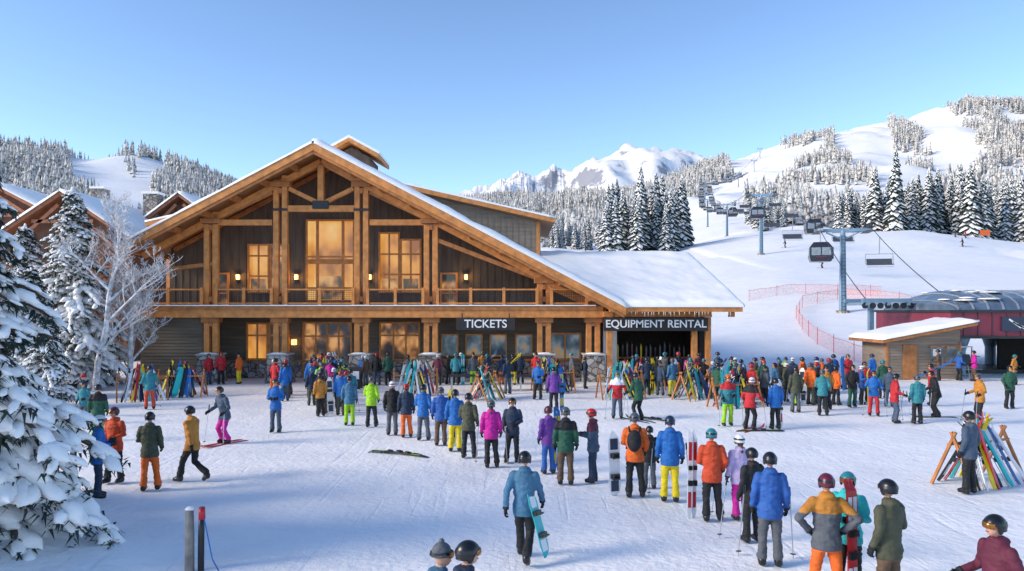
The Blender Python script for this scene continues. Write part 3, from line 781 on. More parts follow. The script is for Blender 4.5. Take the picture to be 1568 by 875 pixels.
    if hair:
        out.ell(o+Vector((0,-.06,-.07)),(.065,.045,.06),H['hair'],10,8)
        out.tube([o+Vector((0,-.09,-.08)),o+Vector((0,-.125,-.16)),o+Vector((0,-.12,-.26)),o+Vector((0,-.10,-.32))],[.03,.032,.026,.008],8,H['hair'])
    out.box(o.x-.02,o.x+.02,o.y+.082,o.y+.0905,o.z-.064,o.z-.056,H['hair'])
    for s_ in (-1,1):
        e=U(arms[s_][0]); w=U(arms[s_][1]); d=(w-e).normalized(); inn=Vector((-s_,0,0)); inn=(inn-d*inn.dot(d)).normalized(); lat=d.cross(inn)
        out.tube([w-d*.03,w+d*.012],[.052,.05],10,H['glove'])
        out.tube([w-d*.01,w+d*.04,w+d*.085],[(.032,.032),(.027,.041),(.022,.038)],10,H['glove'])
        for i in range(4):
            b=w+d*.075+lat*((i-1.5)*.022); L=(.032,.038,.036,.028)[i]
            out.tube([b,b+d*L+inn*.006,b+d*(L*1.35)+inn*.026,b+d*(L*1.15)+inn*.048],[.0125,.012,.011,.009],6,H['glove'])
        sg=1 if lat.y>0 else -1
        b=w+d*.035+lat*sg*.03; out.tube([b,b+lat*sg*.022+d*.03+inn*.01,b+lat*sg*.016+d*.055+inn*.03],[.014,.013,.010],6,H['glove'])
    POSE[name]=out.mesh('skier_'+name,[cm('blue'),cm('blue'),cm('black'),gm('black'),cm('black'),M_skin,gm('black'),M_lens,M_hair],True)
SA={1:((.238,-.045,1.15),(.25,.05,.91)),-1:((-.238,-.045,1.15),(-.25,.05,.91))}
SLg={1:((.105,.03,.49),(.12,-.01,.13)),-1:((-.105,.02,.49),(-.12,0,.13))}
build_pose('stand',SA,SLg,0)
build_pose('stand_h',SA,{1:((.11,.04,.49),(.15,.02,.13)),-1:((-.10,.0,.49),(-.10,-.05,.13))},.01,hair=True)
build_pose('stand2',{1:((.25,-.06,1.16),(.22,.13,.96)),-1:((-.235,0,1.15),(-.14,.2,1.08))},{1:((.125,.06,.49),(.16,.04,.13)),-1:((-.105,.0,.48),(-.11,-.06,.13))},.02)
build_pose('hold',{1:((.26,.0,1.15),(.30,.2,1.22)),-1:SA[-1]},SLg,.01)
build_pose('front',{1:((.245,.0,1.14),(.11,.24,1.16)),-1:((-.245,.0,1.14),(-.11,.24,1.16))},SLg,.03)
build_pose('front_cap',{1:((.245,.0,1.14),(.11,.24,1.16)),-1:SA[-1]},SLg,.03,cap=True)
build_pose('stand_cap',SA,{1:((.11,.04,.49),(.15,.02,.13)),-1:((-.10,.0,.49),(-.10,-.05,.13))},.01,cap=True)
build_pose('poles',{1:((.27,-.02,1.15),(.33,.21,1.05)),-1:((-.27,-.02,1.15),(-.33,.21,1.05))},{1:((.12,.07,.49),(.14,-.0,.13)),-1:((-.12,.09,.49),(-.14,.03,.13))},.05)
build_pose('shoulder',{1:((.27,.02,1.17),(.20,.17,1.36)),-1:SA[-1]},SLg,.02)
build_pose('hips',{1:((.38,-.1,1.20),(.22,.03,1.0)),-1:((-.38,-.1,1.20),(-.22,.03,1.0))},{1:((.14,.02,.49),(.19,0,.13)),-1:((-.14,.02,.49),(-.19,0,.13))},0)
build_pose('walk',{1:((.24,.08,1.16),(.26,.22,.95)),-1:((-.25,-.14,1.16),(-.26,-.17,.90))},{1:((.10,.03,.47),(.10,-.30,.20),(.10,-.20,.05)),-1:((-.10,.19,.50),(-.10,.27,.14),(-.10,.44,.07))},.06,drop=.015)
build_pose('ski',{1:((.29,.05,1.14),(.33,.30,1.02)),-1:((-.29,.05,1.14),(-.33,.30,1.02))},{1:((.13,.16,.47),(.14,.0,.13)),-1:((-.13,.16,.47),(-.14,.0,.13))},.16,drop=.04)
pm=MB()
for s_ in (-1,1):
    pm.tube([(s_*.34,.30,1.16),(s_*.42,.42,.02)],[.011,.007],6,0); pm.tube([(s_*.337,.295,1.18),(s_*.347,.31,1.04)],.017,6,1); pm.tube([(s_*.415,.41,.09),(s_*.4155,.411,.10)],.045,8,1)
POLES=pm.mesh('ski_poles',[M_steel,gm('black')])
om=MB()
for s_ in (-1,1): plank(om,Matrix.Translation((s_*.14,-.75,.02))@Matrix.Rotation(-math.pi/2,4,'X'),1.68,SKW,.02,-.10,0)
ONSK=om.mesh('skis_underfoot',[gm('black')]); om2=ONSK.copy(); om2.materials[0]=gm('red')
bk=MB(); bk.ell((0,-.18,1.22),(.15,.10,.23),0,14,10); bk.ell((0,-.25,1.15),(.11,.06,.13),0,12,8)
for s_ in(-1,1): bk.tube([(s_*.1,-.13,1.40),(s_*.115,.0,1.48),(s_*.12,.13,1.38),(s_*.13,.15,1.15),(s_*.17,-.03,1.03)],.02,6,0)
BACK=bk.mesh('backpack',[cm('black')],True)
cnt=0
def person(x,y,face,pose,jk,pt,hl='black',h=1.0,yk=None,gear=None,name='skier',gl='black'):
    global cnt; cnt+=1
    z=gz(x,y)-.01
    if gear=='board' or gear=='carry': name='snowboarder'
    o=inst(name,POSE[pose],(x,y,z),(0,0,math.radians(face)),h)
    for i,m in ((0,cm(jk)),(1,cm(yk or jk)),(2,cm(pt)),(4,cm(gl)),(6,gm(hl) if 'cap' not in pose else cm(hl))):
        o.material_slots[i].link='OBJECT'; o.material_slots[i].material=m
    r=random.Random(cnt)
    if gear=='skis': inst('skis',r.choice(SKI),(.35,.27,.01),(math.radians(r.uniform(-3,3)),math.radians(r.uniform(-4,4)),r.uniform(-.5,.5)),1,o)
    if gear=='board': inst('snowboard',BRD[0],(-.42,.1,.01),(0,math.radians(-3),.3),1,o)
    if gear=='carry': inst('snowboard',BRD[1],(.40,-.12,.14),(math.radians(-16),math.radians(-4),1.1),.72,o)
    if gear=='onshoulder': inst('skis',r.choice(SKI),(.19,.62,1.10),(math.radians(62),0,0),1,o)
    if gear in('poles','onskis'): inst('poles',POLES,(0,0,0),(0,0,0),1,o)
    if gear=='onskis': inst('skis',r.choice([ONSK,om2]),(0,0,0),(0,0,0),1,o)
    if gear=='backpack': inst('backpack',BACK,(0,0,0),(0,0,0),1,o)
    return o
PP=[
(-8.55,15.25,-60,'front','blue','navy','white',.98,None,None),
(-9.13,17.0,170,'stand2','rust','black','maroon',1,None,None),
(-8.09,16.5,10,'stand2','olive','orange','black',1,None,None),
(-7.47,17.3,75,'walk','mustard','black','black',1.02,None,None),
(-12.6,22.5,20,'stand','green','lime','black',.98,'black',None),
(-15.0,25.9,180,'stand2','teal','grey','navy',.85,None,None),
(-15.9,27.4,-30,'stand_cap','navy','black','red',.9,None,None),
(-14.5,29.6,30,'poles','teal','rust','black',1,None,'poles'),
(-8.57,22.1,150,'ski','slate','magenta','black',1,None,'onskis'),
(-7.7,24.1,180,'front','blue','slate','navy',1,None,None),
(.19,11.8,-12,'walk','steel','black','black',1.0,None,'carry'),
(-5.63,25.6,5,'stand','steel','lime','black',.98,None,None),
(-4.8,25.2,-10,'stand2','lime','black','grey',.98,None,None),
(-3.81,23.5,0,'stand','black','grey','white',.98,None,None),
(-3.32,23.2,8,'stand_h','navy','orange','red',.96,None,None),
(-2.72,22.6,-10,'stand2','blue','grey','black',.98,None,None),
(-2.08,21.6,5,'stand','royal','brown','grey',.98,None,'skis'),
(-1.6,20.8,0,'stand','blue','yellow','black',1,None,None),
(-1.18,19.95,-15,'stand2','olive','black','black',1,None,None),
(-.53,18.8,0,'stand_h','magenta','black','grey',.98,None,'poles'),
(.017,19.4,170,'stand2','navy','black','black',.97,None,None),
(.9,18.2,20,'hold','purple','royal','maroon',.95,None,'skis'),
(1.23,16.96,-5,'stand','green','brown','grey',1.02,'black',None),
(1.89,17.2,70,'front','slate','navy','red',.98,'maroon',None),
(2.6,15.67,-12,'stand2','orange','black','grey',1.02,None,'backpack'),
(3.07,16.5,0,'stand','black','grey','black',.8,None,None),
(3.28,15.35,-10,'stand','blue','yellow','navy',1.02,None,'poles'),
(3.80,14.06,-5,'stand2','rust','black','teal',1.0,None,None),
(4.36,14.15,10,'stand_h','lav','magenta','white',.93,None,'poles'),
(4.14,12.75,20,'stand','black','black','black',.93,None,'poles'),
(4.05,11.6,-10,'stand','royal','grey','black',1.02,None,'poles'),
(4.29,10.08,-8,'hips','grey','orange','maroon',1.02,'mustard',None),
(4.76,10.45,140,'front','aqua','black','teal',1.0,None,None),
(4.95,9.7,25,'hold','olive','brown','black',1.02,None,None),
(5.35,8.1,100,'poles','maroon','black','black',1.0,None,None),
(-.47,7.2,-75,'front','navy','black','black',.99,None,None),
(-.74,7.35,-80,'front_cap','steel','black','grey',.95,None,None),
(9.9,16.0,30,'stand','slate','black','black',1.02,None,None),
(20.2,30,170,'stand2','green','black','black',1,None,None),
(16.4,25.9,90,'poles','mustard','black','grey',1,None,'poles'),
(13.55,26.2,-100,'poles','red','slate','black',1,None,'poles'),
(14.2,25.9,0,'stand','teal','black','grey',.98,None,'poles'),
(15.76,27.4,80,'ski','black','black','black',1,None,'onskis'),
(13.6,27.8,160,'poles','blue','red','navy',.98,None,'poles'),
(16.8,33.5,0,'stand','green','black','teal',1,None,None),
(14.0,30.4,180,'stand2','black','green','black',1,None,None),
(8.8,24.7,10,'stand','blue','black','black',.98,None,'skis'),
(7.87,24.5,-40,'ski','red','black','white',1,'black','onskis'),
(7.36,25.2,180,'stand2','teal','lime','orange',1,'red','poles'),
(11.05,28.8,0,'stand','olive','grey','black',1.02,None,None),
(11.8,28.1,-20,'stand2','teal','black','grey',1,None,None),
(3.86,27.1,170,'poles','red','slate','teal',1,'white','poles'),
(4.6,26.8,30,'ski','green','black','black',1,None,'onskis'),
(1.65,29.2,0,'hold','purple','black','black',1,None,'skis'),
(1.16,32.8,160,'stand2','blue','black','navy',.97,None,None),
(12.6,29.6,0,'stand_cap','mustard','black','black',1,None,None),
(15.2,31.9,170,'stand2','red','black','navy',1,None,'poles'),
(-.2,35.0,30,'shoulder','navy','grey','black',1,None,'onshoulder'),
(17.6,31.0,70,'shoulder','red','black','black',1,None,'onshoulder'),
]
for p in PP: person(*p[:10])
inst('snowboard',BRD[0],(2.20,15.75,0),(math.radians(4),math.radians(-3),.2),.95)
inst('ski_pair',SKI[0],(4.62,10.0,0),(math.radians(-3),math.radians(2),.3))
inst('ski_pair',SKI[2],(3.45,14.2,0),(math.radians(-3),math.radians(2),.1))
rnd=random.Random(42)
jk=['blue','royal','navy','red','black','black','olive','teal','magenta','orange','green','slate','maroon','black','navy','grey','steel','mustard','blue','red','navy','black','brown','lime']
pt=['black','black','grey','navy','brown','slate','black','yellow','black','olive','black','orange','slate','lime']
hp=['black','black','grey','white','navy','red','teal','black']
used=[(p[0],p[1]) for p in PP]
def free(x,y,d=.62): return all(math.hypot(x-a,y-b)>d for a,b in used)
def crowd(n,gen,face,spread,gp=.42,jks=jk):
    c=0;t=0
    while c<n and t<n*30:
        t+=1; x,y=gen()
        if not free(x,y): continue
        used.append((x,y)); c+=1
        ps=rnd.choice(['stand','stand','stand2','front','hold','poles','stand2','stand_h','stand_cap','shoulder' if rnd.random()<.3 else 'stand'])
        ge=None
        if rnd.random()<gp: ge={'hold':'skis','poles':'poles','stand':rnd.choice(['board','skis','backpack'])}.get(ps)
        if ps=='hold' and ge is None: ge='skis'
        if ps=='shoulder': ge='onshoulder'
        person(x,y,face+rnd.uniform(-spread,spread),ps,rnd.choice(jks),rnd.choice(pt),rnd.choice(hp),rnd.uniform(.90,1.03),None,ge)
def lane(x0,y0,x1,y1,w):
    def g_():
        t=rnd.random(); return x0+(x1-x0)*t+rnd.uniform(-w,w),y0+(y1-y0)*t+rnd.uniform(-.4,.4)
    return g_
crowd(28,lane(-10.0,38.5,-6.3,27.0,.8),0,35)
crowd(5,lane(-11.6,36.2,-9.5,31.5,.5),0,50)
crowd(5,lane(-8.0,39.5,-5.5,38.8,.8),0,60)
crowd(11,lane(-3.6,39.6,1.3,39.6,.5),0,35)
crowd(3,lane(-15.9,39.4,-14.2,39.4,.4),0,180)
crowd(34,lane(7.2,34.5,14.8,35.5,1.1),0,70)
crowd(10,lane(8.5,31.3,13.5,31.3,1.1),0,90)
crowd(8,lane(6.2,38.2,11,38.6,.5),0,90)
crowd(5,lane(14.5,37.5,18,37,.8),0,180)
crowd(4,lane(24.8,41.5,30,37,1),0,180)
crowd(2,lane(2.6,38,3.8,37,.4),0,180)
crowd(5,lane(11.0,34,16.0,29.5,1.2),0,180)
for (b,y,c) in ((.10,176,'black'),(.614,170,'red'),(.60,168,'navy'),(.37,150,'black'),(.42,120,'green'),(.61,150,'black')):
    person(b*y,y,90,'ski',c,'black',gear='onskis')
# ------------------------------------------------------------ ski racks
def rack(seed,n=16,w=2.0):
    r=random.Random(seed); mb=MB()
    for s_ in (-1,1):
        mb.beam((-w/2,s_*.5,0),(-w/2,-s_*.05,1.25),.06,.06,9); mb.beam((w/2,s_*.5,0),(w/2,-s_*.05,1.25),.06,.06,9)
        mb.beam((-w/2,s_*.12,.95),(w/2,s_*.12,.95),.05,.05,9)
    for i in range(n):
        s_=r.choice((-1,1)); x=(-w/2+w*(i+r.random())/n)*.9; tilt=-x*.32+r.uniform(-.12,.12)
        M=Matrix.Translation((x,s_*(.5+r.uniform(-.06,.1)),0))@Matrix.Rotation(s_*.42+r.uniform(-.05,.05),4,'X')@Matrix.Rotation(tilt,4,'Y')@Matrix.Rotation(r.uniform(-.5,.5)+(math.pi if s_<0 else 0),4,'Z')
        L=r.uniform(1.5,1.85); c=r.choice([0,1,2,2,3,3,3,5,6,8,8,4])
        if r.random()<.15: plank(mb,M,1.45,BDW,.014,.06,c,.06)
        else:
            plank(mb,M,L,SKW,.02,.1,c); plank(mb,M@Matrix.Translation((.02,.035,0)),L,SKW,.02,-.1,c)
            for zz in (.6,.88):
                q=[M@Vector(v) for v in ((-.04,-.07,zz),(.04,-.07,zz),(.04,-.01,zz),(-.04,-.01,zz),(-.04,-.07,zz+.1),(.04,-.07,zz+.1),(.04,-.01,zz+.1),(-.04,-.01,zz+.1))]
                mb.add(q,[(0,3,2,1),(4,5,6,7),(0,1,5,4),(1,2,6,5),(2,3,7,6),(3,0,4,7)],3)
            for za,zb in ((1.1,1.4),(.2,.5)):
                q=[M@Vector(v) for v in ((-.025,-.0125,za),(.025,-.0125,za),(.025,-.0125,zb),(-.025,-.0125,zb))]
                mb.add(q,[(0,1,2,3)],2 if c!=2 else 3)
        if r.random()<.5:
            a=M@Vector((.1,0,0)); b=M@Vector((.1,0,1.25)); mb.tube([a,b],[.008,.01],5,10)
    return mb.mesh('ski_rack',[gm(c) for c in SKC]+[M_timber2,M_steel])
RK=[rack(i) for i in range(4)]
for i,(x,y,rz_) in enumerate(((-15.2,34.0,.1),(-16.3,32.6,.5),(-4.5,34.5,.2),(-1.15,33.0,1.2),(2.0,36.0,.1),(5.4,35.6,.8),(4.9,33.4,.2),(9.2,30.5,.2),(8.2,33.2,.7),(10.8,17.1,.5),(10.0,33.3,0),(6.6,37.2,.2))):
    inst('ski_rack',RK[i%4],(x,y,gz(x,y)),(0,0,rz_),1)
for x,y,a in ((-2.5,20.3,1.2),(-2.3,20.0,1.0),(8.9,24.2,1.6),(-16.5,27.8,1.5),(5.7,26.2,.6)):
    inst('ski_pair',SKI[3],(x,y,gz(x,y)+.06),(-math.pi/2,0,a),1)
# ------------------------------------------------------------ small foreground posts
M_ww=mat('weathered_wood',(.24,.22,.2),.9,.3,6,.6,14)
def fence_post(x,y,h,lean=.0):
    mb=MB(); z=gz(x,y); mb.tube([(0,0,-.4),(lean,0,h*.6),(lean*1.4,0,h)],[.075,.07,.06],10,0)
    blob(mb,(lean*1.4,0,h),.07,.07,.05,0,1); mb.obj('wooden_post',[M_ww,M_snowtree],smooth=True,loc=(x,y,z))
fence_post(-8.9,15.0,.95)
fence_post(-4.95,11.35,.95,.0)
mb=MB(); mb.tube([(0,0,-.3),(0,.02,.5),(.02,.0,.98)],[.05,.05,.045],8,0); mb.tube([(.02,0,.95),(.1,-.05,.7),(.2,-.05,.2),(.28,0,0)],.01,5,1)
mb.tube([(.02,0,.80),(.02,0,.98)],[.055,.05],8,2)
mb.obj('gear_post',[gm('black'),gm('blue'),gm('red')],smooth=True,loc=(-4.78,11.35,gz(-4.78,11.35)))
# ------------------------------------------------------------ chalets at the left
M_cht=mat('chalet_timber',(.34,.125,.055),.6,.25,3); M_chw=mat('chalet_wall',(.20,.10,.06),.8,.25,2)
def chalet(x,y,w,d,hwall,hr,nwin,name='mountain_chalet'):
    e=empty(name,(x,y,0)); mb=MB(); w2=w/2
    mb.prism([(-w2,-2),(w2,-2),(w2,hwall),(0,hwall+hr),(-w2,hwall)],0,d,0)
    s_=hr/w2; ov=1.1
    for sg in (-1,1):
        a=[(0,hwall+hr+.05),(sg*(w2+ov),hwall-s_*ov+.05),(sg*(w2+ov),hwall-s_*ov+.35),(0,hwall+hr+.35)]
        if sg<0:a=a[::-1]
        mb.prism(a,-1.3,d+.5,1)
    for z in (3.2,6.2):
        if z+1<hwall:
            mb.box(-w2+.3,w2-.3,-1.2,-.01,z-.2,z,1); mb.box(-w2+.3,w2-.3,-1.2,-1.1,z+.9,z+1,1)
            xx=-w2+.3
            while xx<w2-.3: mb.box(xx,xx+.06,-1.18,-1.12,z,z+.9,1); xx+=.35
    for zf in (.6,3.6,6.6):
        if zf+1.6>hwall+hr*.5: continue
        for i in range(nwin):
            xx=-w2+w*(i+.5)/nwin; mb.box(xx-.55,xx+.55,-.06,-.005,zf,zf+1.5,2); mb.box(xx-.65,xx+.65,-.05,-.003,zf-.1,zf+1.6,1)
            mb.box(xx-.03,xx+.03,-.08,-.061,zf,zf+1.5,1)
    for sg in (-1,1): mb.beam((sg*(w2-.2),-1.0,hwall-1.2),(sg*.3,-1.0,hwall+hr-.6),.2,.25,1)
    mb.box(-w2*.5,w2*.5,-1.1,-.9,hwall+hr*.35,hwall+hr*.35+.25,1)
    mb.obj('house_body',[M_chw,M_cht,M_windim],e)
    for sg in (-1,1):
        x0,x1=(0,w2+ov+.05) if sg>0 else (-w2-ov-.05,0)
        snow_slab('roof_snow',x0,x1,lambda xx,yy:hwall+hr+.35-s_*abs(xx),-1.4,d+.5,.35,e,16,16,3)
    c=MB(); c.box(w2*.3,w2*.3+1.2,d*.5,d*.5+1.2,hwall,hwall+hr+1.6,0); c.box(w2*.3-.1,w2*.3+1.3,d*.5-.1,d*.5+1.3,hwall+hr+1.6,hwall+hr+1.8,1)
    c.obj('chimney',[M_stone,M_snowroof],e); return e
chalet(-32.8,55,9,16,9.3,3.0,3)
chalet(-42,61,14,18,10.3,3.6,4)
chalet(-28.3,64,8,12,10.6,3.0,3)
# ------------------------------------------------------------ ticket hut
hut=empty('lift_ticket_hut',(21.6,42.6,0)); mb=MB()
mb.prism([(0,0),(4.2,0),(4.2,3.0),(0,2.2)],0,3,0)
z=.15
while z<2.9:
    xa=0 if z<2.05 else (z-2.2+.16)/.8*4.2
    mb.box(max(-.01,xa),4.21,-.03,.005,z,z+.12,0); z+=.17
mb.prism([(-.6,2.12),(4.75,3.14),(4.75,3.32),(-.6,2.3)],-.8,3.5,1)
mb.box(2.5,3.2,-.10,-.035,.95,1.85,2); mb.box(3.45,3.95,-.10,-.035,1.05,1.85,2)
mb.box(.9,1.7,-.08,-.035,.02,2.0,3)
for a,b in ((2.42,3.28),(3.37,4.03)):
    mb.box(a,b,-.12,-.032,1.86,1.95,3); mb.box(a,b,-.12,-.032,.86,.945,3)
mb.box(2.6,3.05,-.115,-.101,1.35,1.75,4)
for xx in (-.06,4.14): mb.box(xx,xx+.12,-.07,.06,0,2.15,3)
mb.obj('hut_body',[M_lap2,M_timber2,M_winblue,M_timber2,M_white],hut)
snow_slab('roof_snow',-.65,4.8,lambda x,y:2.32+(x+.6)*.1905,-.85,3.5,.24,hut,20,12,4)
# ------------------------------------------------------------ gondola station
st=empty('gondola_station',(26.0,45.0,0)); mb=MB()
mb.box(.1,12,-1.0,8,2.45,3.85,0); mb.box(0,12.1,-1.1,8.1,3.851,4.0,1); mb.box(0,12.1,-1.1,8.1,2.3,2.449,1)
for k in range(1,14): mb.box(k*.85,k*.85+.03,-1.03,-.995,2.45,3.85,5)
n=10
def rp(t,x):
    s_=min(1,.35+.65*(x-.3)/1.6); return (3.2-math.cos(t)*4.2,4.0+math.sin(t)*1.25*s_)
xs_=[.3,.9,1.4,1.9,4,7,12]; vs=[]
for x in xs_:
    for i in range(n+1): y_,z_=rp(math.pi*i/n,x); vs.append((x,y_,z_))
fs=[(a*(n+1)+i,a*(n+1)+i+1,(a+1)*(n+1)+i+1,(a+1)*(n+1)+i) for a in range(len(xs_)-1) for i in range(n)]
fs.append(tuple(range(n,-1,-1))); mb.add(vs,fs,2)
for k in range(13):
    x=.6+k*.9
    for i in range(n):
        a=rp(math.pi*i/n,x); b=rp(math.pi*(i+1)/n,x); mb.beam((x,a[0],a[1]+.03),(x,b[0],b[1]+.03),.09,.07,3)
for (x,y) in ((1.6,.6),(7,.6),(1.6,6),(7,6)):
    mb.tube([(x,y,0),(x,y,1.5),(x,y,2.3)],[.34,.34,.6],16,4)
mb.box(3.1,4.9,-1.12,-1.035,2.75,3.6,6)
for k in range(3):
    mb.beam((3.5+k*.22,-1.14,3.45-k*.15),(4.2+k*.22,-1.14,2.95-k*.05),.02,.1,7)
mb.box(-3.2,.0,3.0,3.25,4.5,4.75,4); mb.box(-3.2,.0,5.6,5.85,4.5,4.75,4)
for x in (-3.0,-1.6,-.3): mb.box(x,x+.18,3.0,5.85,4.3,4.5,4)
mb.box(-2.2,-1.9,4.2,4.5,0,4.3,4)
for k in range(7): mb.tube([(-3+k*.5,3.1,4.28),(-3+k*.5,3.2,4.28)],.2,10,5)
mb.box(.3,12,1.5,7,.0,.25,5)
mb.box(5.6,12,3,3.2,.25,2.3,8)
mb.obj('station_housing',[M_maroon,M_trimdark,M_glassroof,M_steel,M_tower,M_trimdark,gm('navy'),M_white,M_dark],st)
sn=MB()
random.seed(5)
for k in range(34): 
    t=math.pi*random.uniform(.15,.75); x=random.uniform(.8,11.5); a=rp(t,x); blob(sn,(x,a[0],a[1]+.01),random.uniform(.3,.8),random.uniform(.3,.8),.08,0,0)
sn.obj('roof_snow',[M_snowroof],st,smooth=True)
# ------------------------------------------------------------ lift line
TW=[(26.5,49.5,4.4,0),(35.8,80,13.0,1),(48.2,143,26.6,1),(69.8,240,38.5,1),(90,340,None,1),(128,490,None,1),(199,650,None,1),(262,800,None,1),(322,960,None,1)]
tw=[]
for x,y,zt,k in TW:
    if zt is None: zt=gz(x,y)+13
    tw.append((x,y,zt,k))
def tower(x,y,zt,ang):
    zb=gz(x,y)-.5; h=zt-zb; e=empty('lift_tower',(x,y,zb)); e.rotation_euler=(0,0,ang); mb=MB()
    mb.tube([(0,0,0),(0,0,h*.5),(0,0,h-.4)],[.42,.34,.27],14,0)
    mb.tube([(0,0,0),(0,0,.7)],.7,12,2)
    mb.box(-2.9,2.9,-.16,.16,h-.55,h-.2,0)
    mb.beam((-1.7,0,h-.6),(-.2,0,h-1.3),.12,.14,0); mb.beam((1.7,0,h-.6),(.2,0,h-1.3),.12,.14,0)
    for s_ in (-1,1):
        xx=s_*2.5
        mb.box(xx-.07,xx+.07,-1.9,1.9,h-.2,h+.02,1)
        for k in range(8):
            yy=-1.75+k*.5; mb.tube([(xx-.06,yy,h+.03),(xx+.06,yy,h+.03)],.2,8,1)
        mb.beam((xx*.9,-.1,h-.2),(xx*.9,-.1,h+.9),.09,.09,1); mb.beam((xx*1.12,-.1,h-.2),(xx*1.12,-.1,h+.9),.09,.09,1)
        mb.box(xx*.87 if s_>0 else xx*1.15,xx*1.15 if s_>0 else xx*.87,-.14,-.06,h+.85,h+.95,1)
        mb.box(xx-.4,xx+.4,-1.7,1.7,h-.62,h-.57,1)
    mb.beam((-.2,-.42,.6),(-.2,-.32,h-1),.04,.04,1); mb.beam((.2,-.42,.6),(.2,-.32,h-1),.04,.04,1)
    z=.7
    while z<h-1: mb.box(-.2,.2,-.44,-.40,z,z+.04,1); z+=.4
    mb.obj('mast',[M_tower,M_trimdark,M_stone],e)
pts=[Vector(t[:3]) for t in tw]
for i,(x,y,zt,k) in enumerate(tw):
    if not k: continue
    a=pts[min(i+1,len(pts)-1)]-pts[i-1]; tower(x,y,zt,math.atan2(-a.x,a.y))
cab=MB(); lines={}
for s_ in (-1,1):
    L=[]
    for i in range(len(pts)-1):
        a,b=pts[i],pts[i+1]; d=(b-a); sd=Vector((d.y,-d.x,0)).normalized()*2.5*s_
        for k in range(10):
            t=k/10; L.append(a+d*t+sd+Vector((0,0,.25-d.length*.012*4*t*(1-t))))
    L.append(pts[-1]+sd); lines[s_]=L; cab.tube(L,[.03+.0001*p.y for p in L],5,0)
cab.obj('lift_cable',[M_trimdark])
cb=MB()
vs=[(-1.0,-.9,-3.4),(1.0,-.9,-3.4),(1.0,.9,-3.4),(-1.0,.9,-3.4),(-1.15,-1.05,-2.9),(1.15,-1.05,-2.9),(1.15,1.05,-2.9),(-1.15,1.05,-2.9),(-1.1,-1,-1.9),(1.1,-1,-1.9),(1.1,1,-1.9),(-1.1,1,-1.9),(-.7,-.65,-1.35),(.7,-.65,-1.35),(.7,.65,-1.35),(-.7,.65,-1.35)]
fs=[(0,3,2,1),(12,13,14,15)]
for r_ in range(3):
    for k in range(4): fs.append((r_*4+k,r_*4+(k+1)%4,(r_+1)*4+(k+1)%4,(r_+1)*4+k))
cb.add(vs,fs,0)
cb.box(-.95,-.06,-1.08,-1.03,-2.75,-1.95,1); cb.box(.06,.95,-1.08,-1.03,-2.75,-1.95,1); cb.box(-.5,.5,-1.07,-1.03,-3.0,-2.85,2)
cb.box(1.13,1.18,-.8,.8,-2.75,-1.95,1); cb.box(-1.18,-1.13,-.8,.8,-2.75,-1.95,1)
cb.beam((0,0,-1.4),(0,0,.1),.1,.1,3); cb.box(-.25,.25,-.5,.5,-.1,.12,3)
for k in range(4): cb.box(1.18,1.26,-.5+k*.28,-.42+k*.28,-3.1,-1.9,4)
CAB=cb.mesh('gondola_cabin',[M_cabin,mat('cabin_glass',(.22,.26,.30),.08,.3),gm('maroon'),M_steel,gm('navy')])
ch=MB()
ch.beam((0,0,.1),(0,.25,-1.6),.08,.08,0); ch.box(-1.25,1.25,-.04+.25,.04+.25,-1.68,-1.6,0)
for s_ in (-1,1):
    ch.tube([(s_*1.22,.25,-1.64),(s_*1.25,.3,-2.5),(s_*1.2,-.35,-2.75)],.04,6,0); ch.tube([(s_*1.25,.3,-2.2),(s_*1.25,-.3,-2.2)],.03,6,0)
ch.box(-1.15,1.15,-.4,.15,-2.75,-2.66,1); ch.add([(-1.15,.16,-2.68),(1.15,.16,-2.68),(1.15,.36,-2.1),(-1.15,.36,-2.1),(-1.15,.22,-2.68),(1.15,.22,-2.68),(1.15,.42,-2.1),(-1.15,.42,-2.1)],[(0,1,2,3),(7,6,5,4),(0,4,5,1),(1,5,6,2),(2,6,7,3),(3,7,4,0)],1)
ch.tube([(-1.2,-.45,-2.95),(1.2,-.45,-2.95)],.03,6,0)
CH=ch.mesh('chair',[M_steel,mat('chair_seat',(.05,.06,.08),.6,.2)])
def along(L,dist_):
    acc=0
    for a,b in zip(L[:-1],L[1:]):
        l=(b-a).length
        if acc+l>=dist_: return a.lerp(b,(dist_-acc)/l),(b-a)
        acc+=l
    return None,None
for s_,st0 in ((-1,30.5),(1,26.0)):
    q=st0;k=0
    while True:
        p,d=along(lines[s_],q)
        if p is None or p.y>700: break
        isg=(k%3==0) if s_<0 else (k%4==2)
        inst('gondola_cabin' if isg else 'chairlift_chair',CAB if isg else CH,p,(0,0,math.atan2(-d.x,d.y)),1 if p.y<300 else 1.2)
        q+=18; k+=1
inst('chairlift_chair',CH,(26.9,44.4,3.4),(0,0,.3),1)
# ------------------------------------------------------------ safety netting fence
def net(name,pl):
    mb=MB(); pp=[]
    for (a,b) in zip(pl[:-1],pl[1:]):
        n=max(1,int(math.hypot(b[0]-a[0],b[1]-a[1])/1.2))
        for i in range(n): pp.append((a[0]+(b[0]-a[0])*i/n,a[1]+(b[1]-a[1])*i/n))
    pp.append(pl[-1]); vs=[];fs=[]
    for i,(x,y) in enumerate(pp):
        z=gz(x,y); sag=.1*math.sin(i*1.9); vs+= [(x,y,z+.05),(x,y,z+1.25+sag*.6)]
        if i%3==0: mb.tube([(x,y,z-.1),(x,y,z+1.45)],.025,5,1)
    for i in range(len(pp)-1): fs.append((2*i,2*i+2,2*i+3,2*i+1))
    mb.add(vs,fs,0)
    for i in range(len(pp)-1): mb.tube([vs[2*i+1],vs[2*i+3]],.02,4,2,False)
    return mb.obj(name,[M_net,gm('red'),gm('orange')])
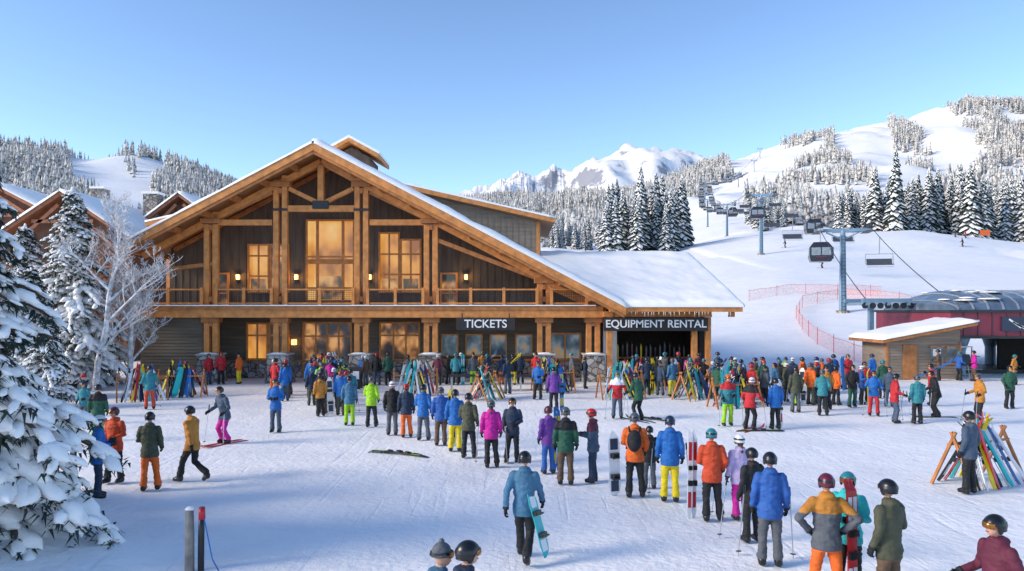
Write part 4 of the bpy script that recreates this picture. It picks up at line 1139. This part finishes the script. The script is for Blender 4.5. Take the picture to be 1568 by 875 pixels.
net('orange_safety_fence',[(24.2,48.5),(24.4,54),(25.2,61),(26.8,68),(29.6,77),(33.5,85),(40,89),(44,84),(43,76)])
net('orange_safety_fence',[(29.5,92),(36,94),(46,92)])
mb=MB(); mb.box(-1.2,1.2,-.05,.05,.8,2.1,0); mb.box(-1,-.9,-.05,.05,0,.8,1); mb.box(.9,1,-.05,.05,0,.8,1)
mb.obj('orange_marker_sign',[gm('orange'),M_steel],loc=(112,175,gz(112,175)))
mb=MB()
mb.box(-4,4,-3,3,0,4,0); mb.prism([(-5,4),(5,4),(0,6.5)],-3.6,3.6,1)
mb.obj('summit_hut',[M_siding,M_snowroof],loc=(524,1000,gz(524,1000)))
mb=MB(); mb.beam((0,-.3,0),(0,0,1.1),.7,.04,0,up=(0,1,0)); mb.beam((0,.3,0),(0,0,1.1),.7,.04,0,up=(0,1,0)); mb.box(-.26,.26,-.20,-.185,.5,.9,1)
mb.obj('sandwich_board_sign',[M_sign,M_white],loc=(-8.0,37.6,0))
mb=MB()
for k in range(3):
    mb.box(k*1.7,k*1.7+1.5,-.35,.35,.74,.8,0)
    for a in (.1,1.35):
        for b in (-.3,.25): mb.box(k*1.7+a,k*1.7+a+.06,b,b+.06,0,.739,1)
mb.obj('folding_tables',[M_trimdark,M_steel],loc=(-3.1,36.4,0))
# ------------------------------------------------------------ light, sky, camera
EL=math.radians(25); dirx,diry=-.96,-.28
az=math.atan2(dirx,diry)
sun=bpy.data.lights.new('sun','SUN'); sun.energy=4.1; sun.angle=math.radians(20); sun.color=(1,.86,.68)  # hazy low sun
so=bpy.data.objects.new('sun',sun); COL.objects.link(so)
dv=Vector((dirx,diry,0)).normalized()*math.cos(EL)+Vector((0,0,math.sin(EL)))
so.rotation_euler=dv.to_track_quat('Z','Y').to_euler(); so.location=(-50,-20,60)
w=bpy.data.worlds.new('World'); S.world=w; w.use_nodes=True
N=w.node_tree.nodes; L=w.node_tree.links
sk=N.new('ShaderNodeTexSky'); sk.sky_type='NISHITA'; sk.sun_disc=False; sk.sun_elevation=EL; sk.sun_rotation=az
sk.air_density=1.0; sk.dust_density=.7; sk.ozone_density=1.6; sk.altitude=1800
gmn=N.new('ShaderNodeGamma'); gmn.inputs[1].default_value=1.15; L.new(sk.outputs[0],gmn.inputs[0])
L.new(gmn.outputs[0],N['Background'].inputs[0]); N['Background'].inputs[1].default_value=.225
cam=bpy.data.cameras.new('camera'); cam.lens=25.99; cam.sensor_width=36; cam.shift_y=.0239; cam.clip_end=6000; cam.clip_start=.1
co=bpy.data.objects.new('camera',cam); COL.objects.link(co); co.location=(0,0,4); co.rotation_euler=(math.pi/2,0,0)
S.camera=co
S.view_settings.view_transform='Standard'; S.view_settings.look='None'; S.view_settings.exposure=0
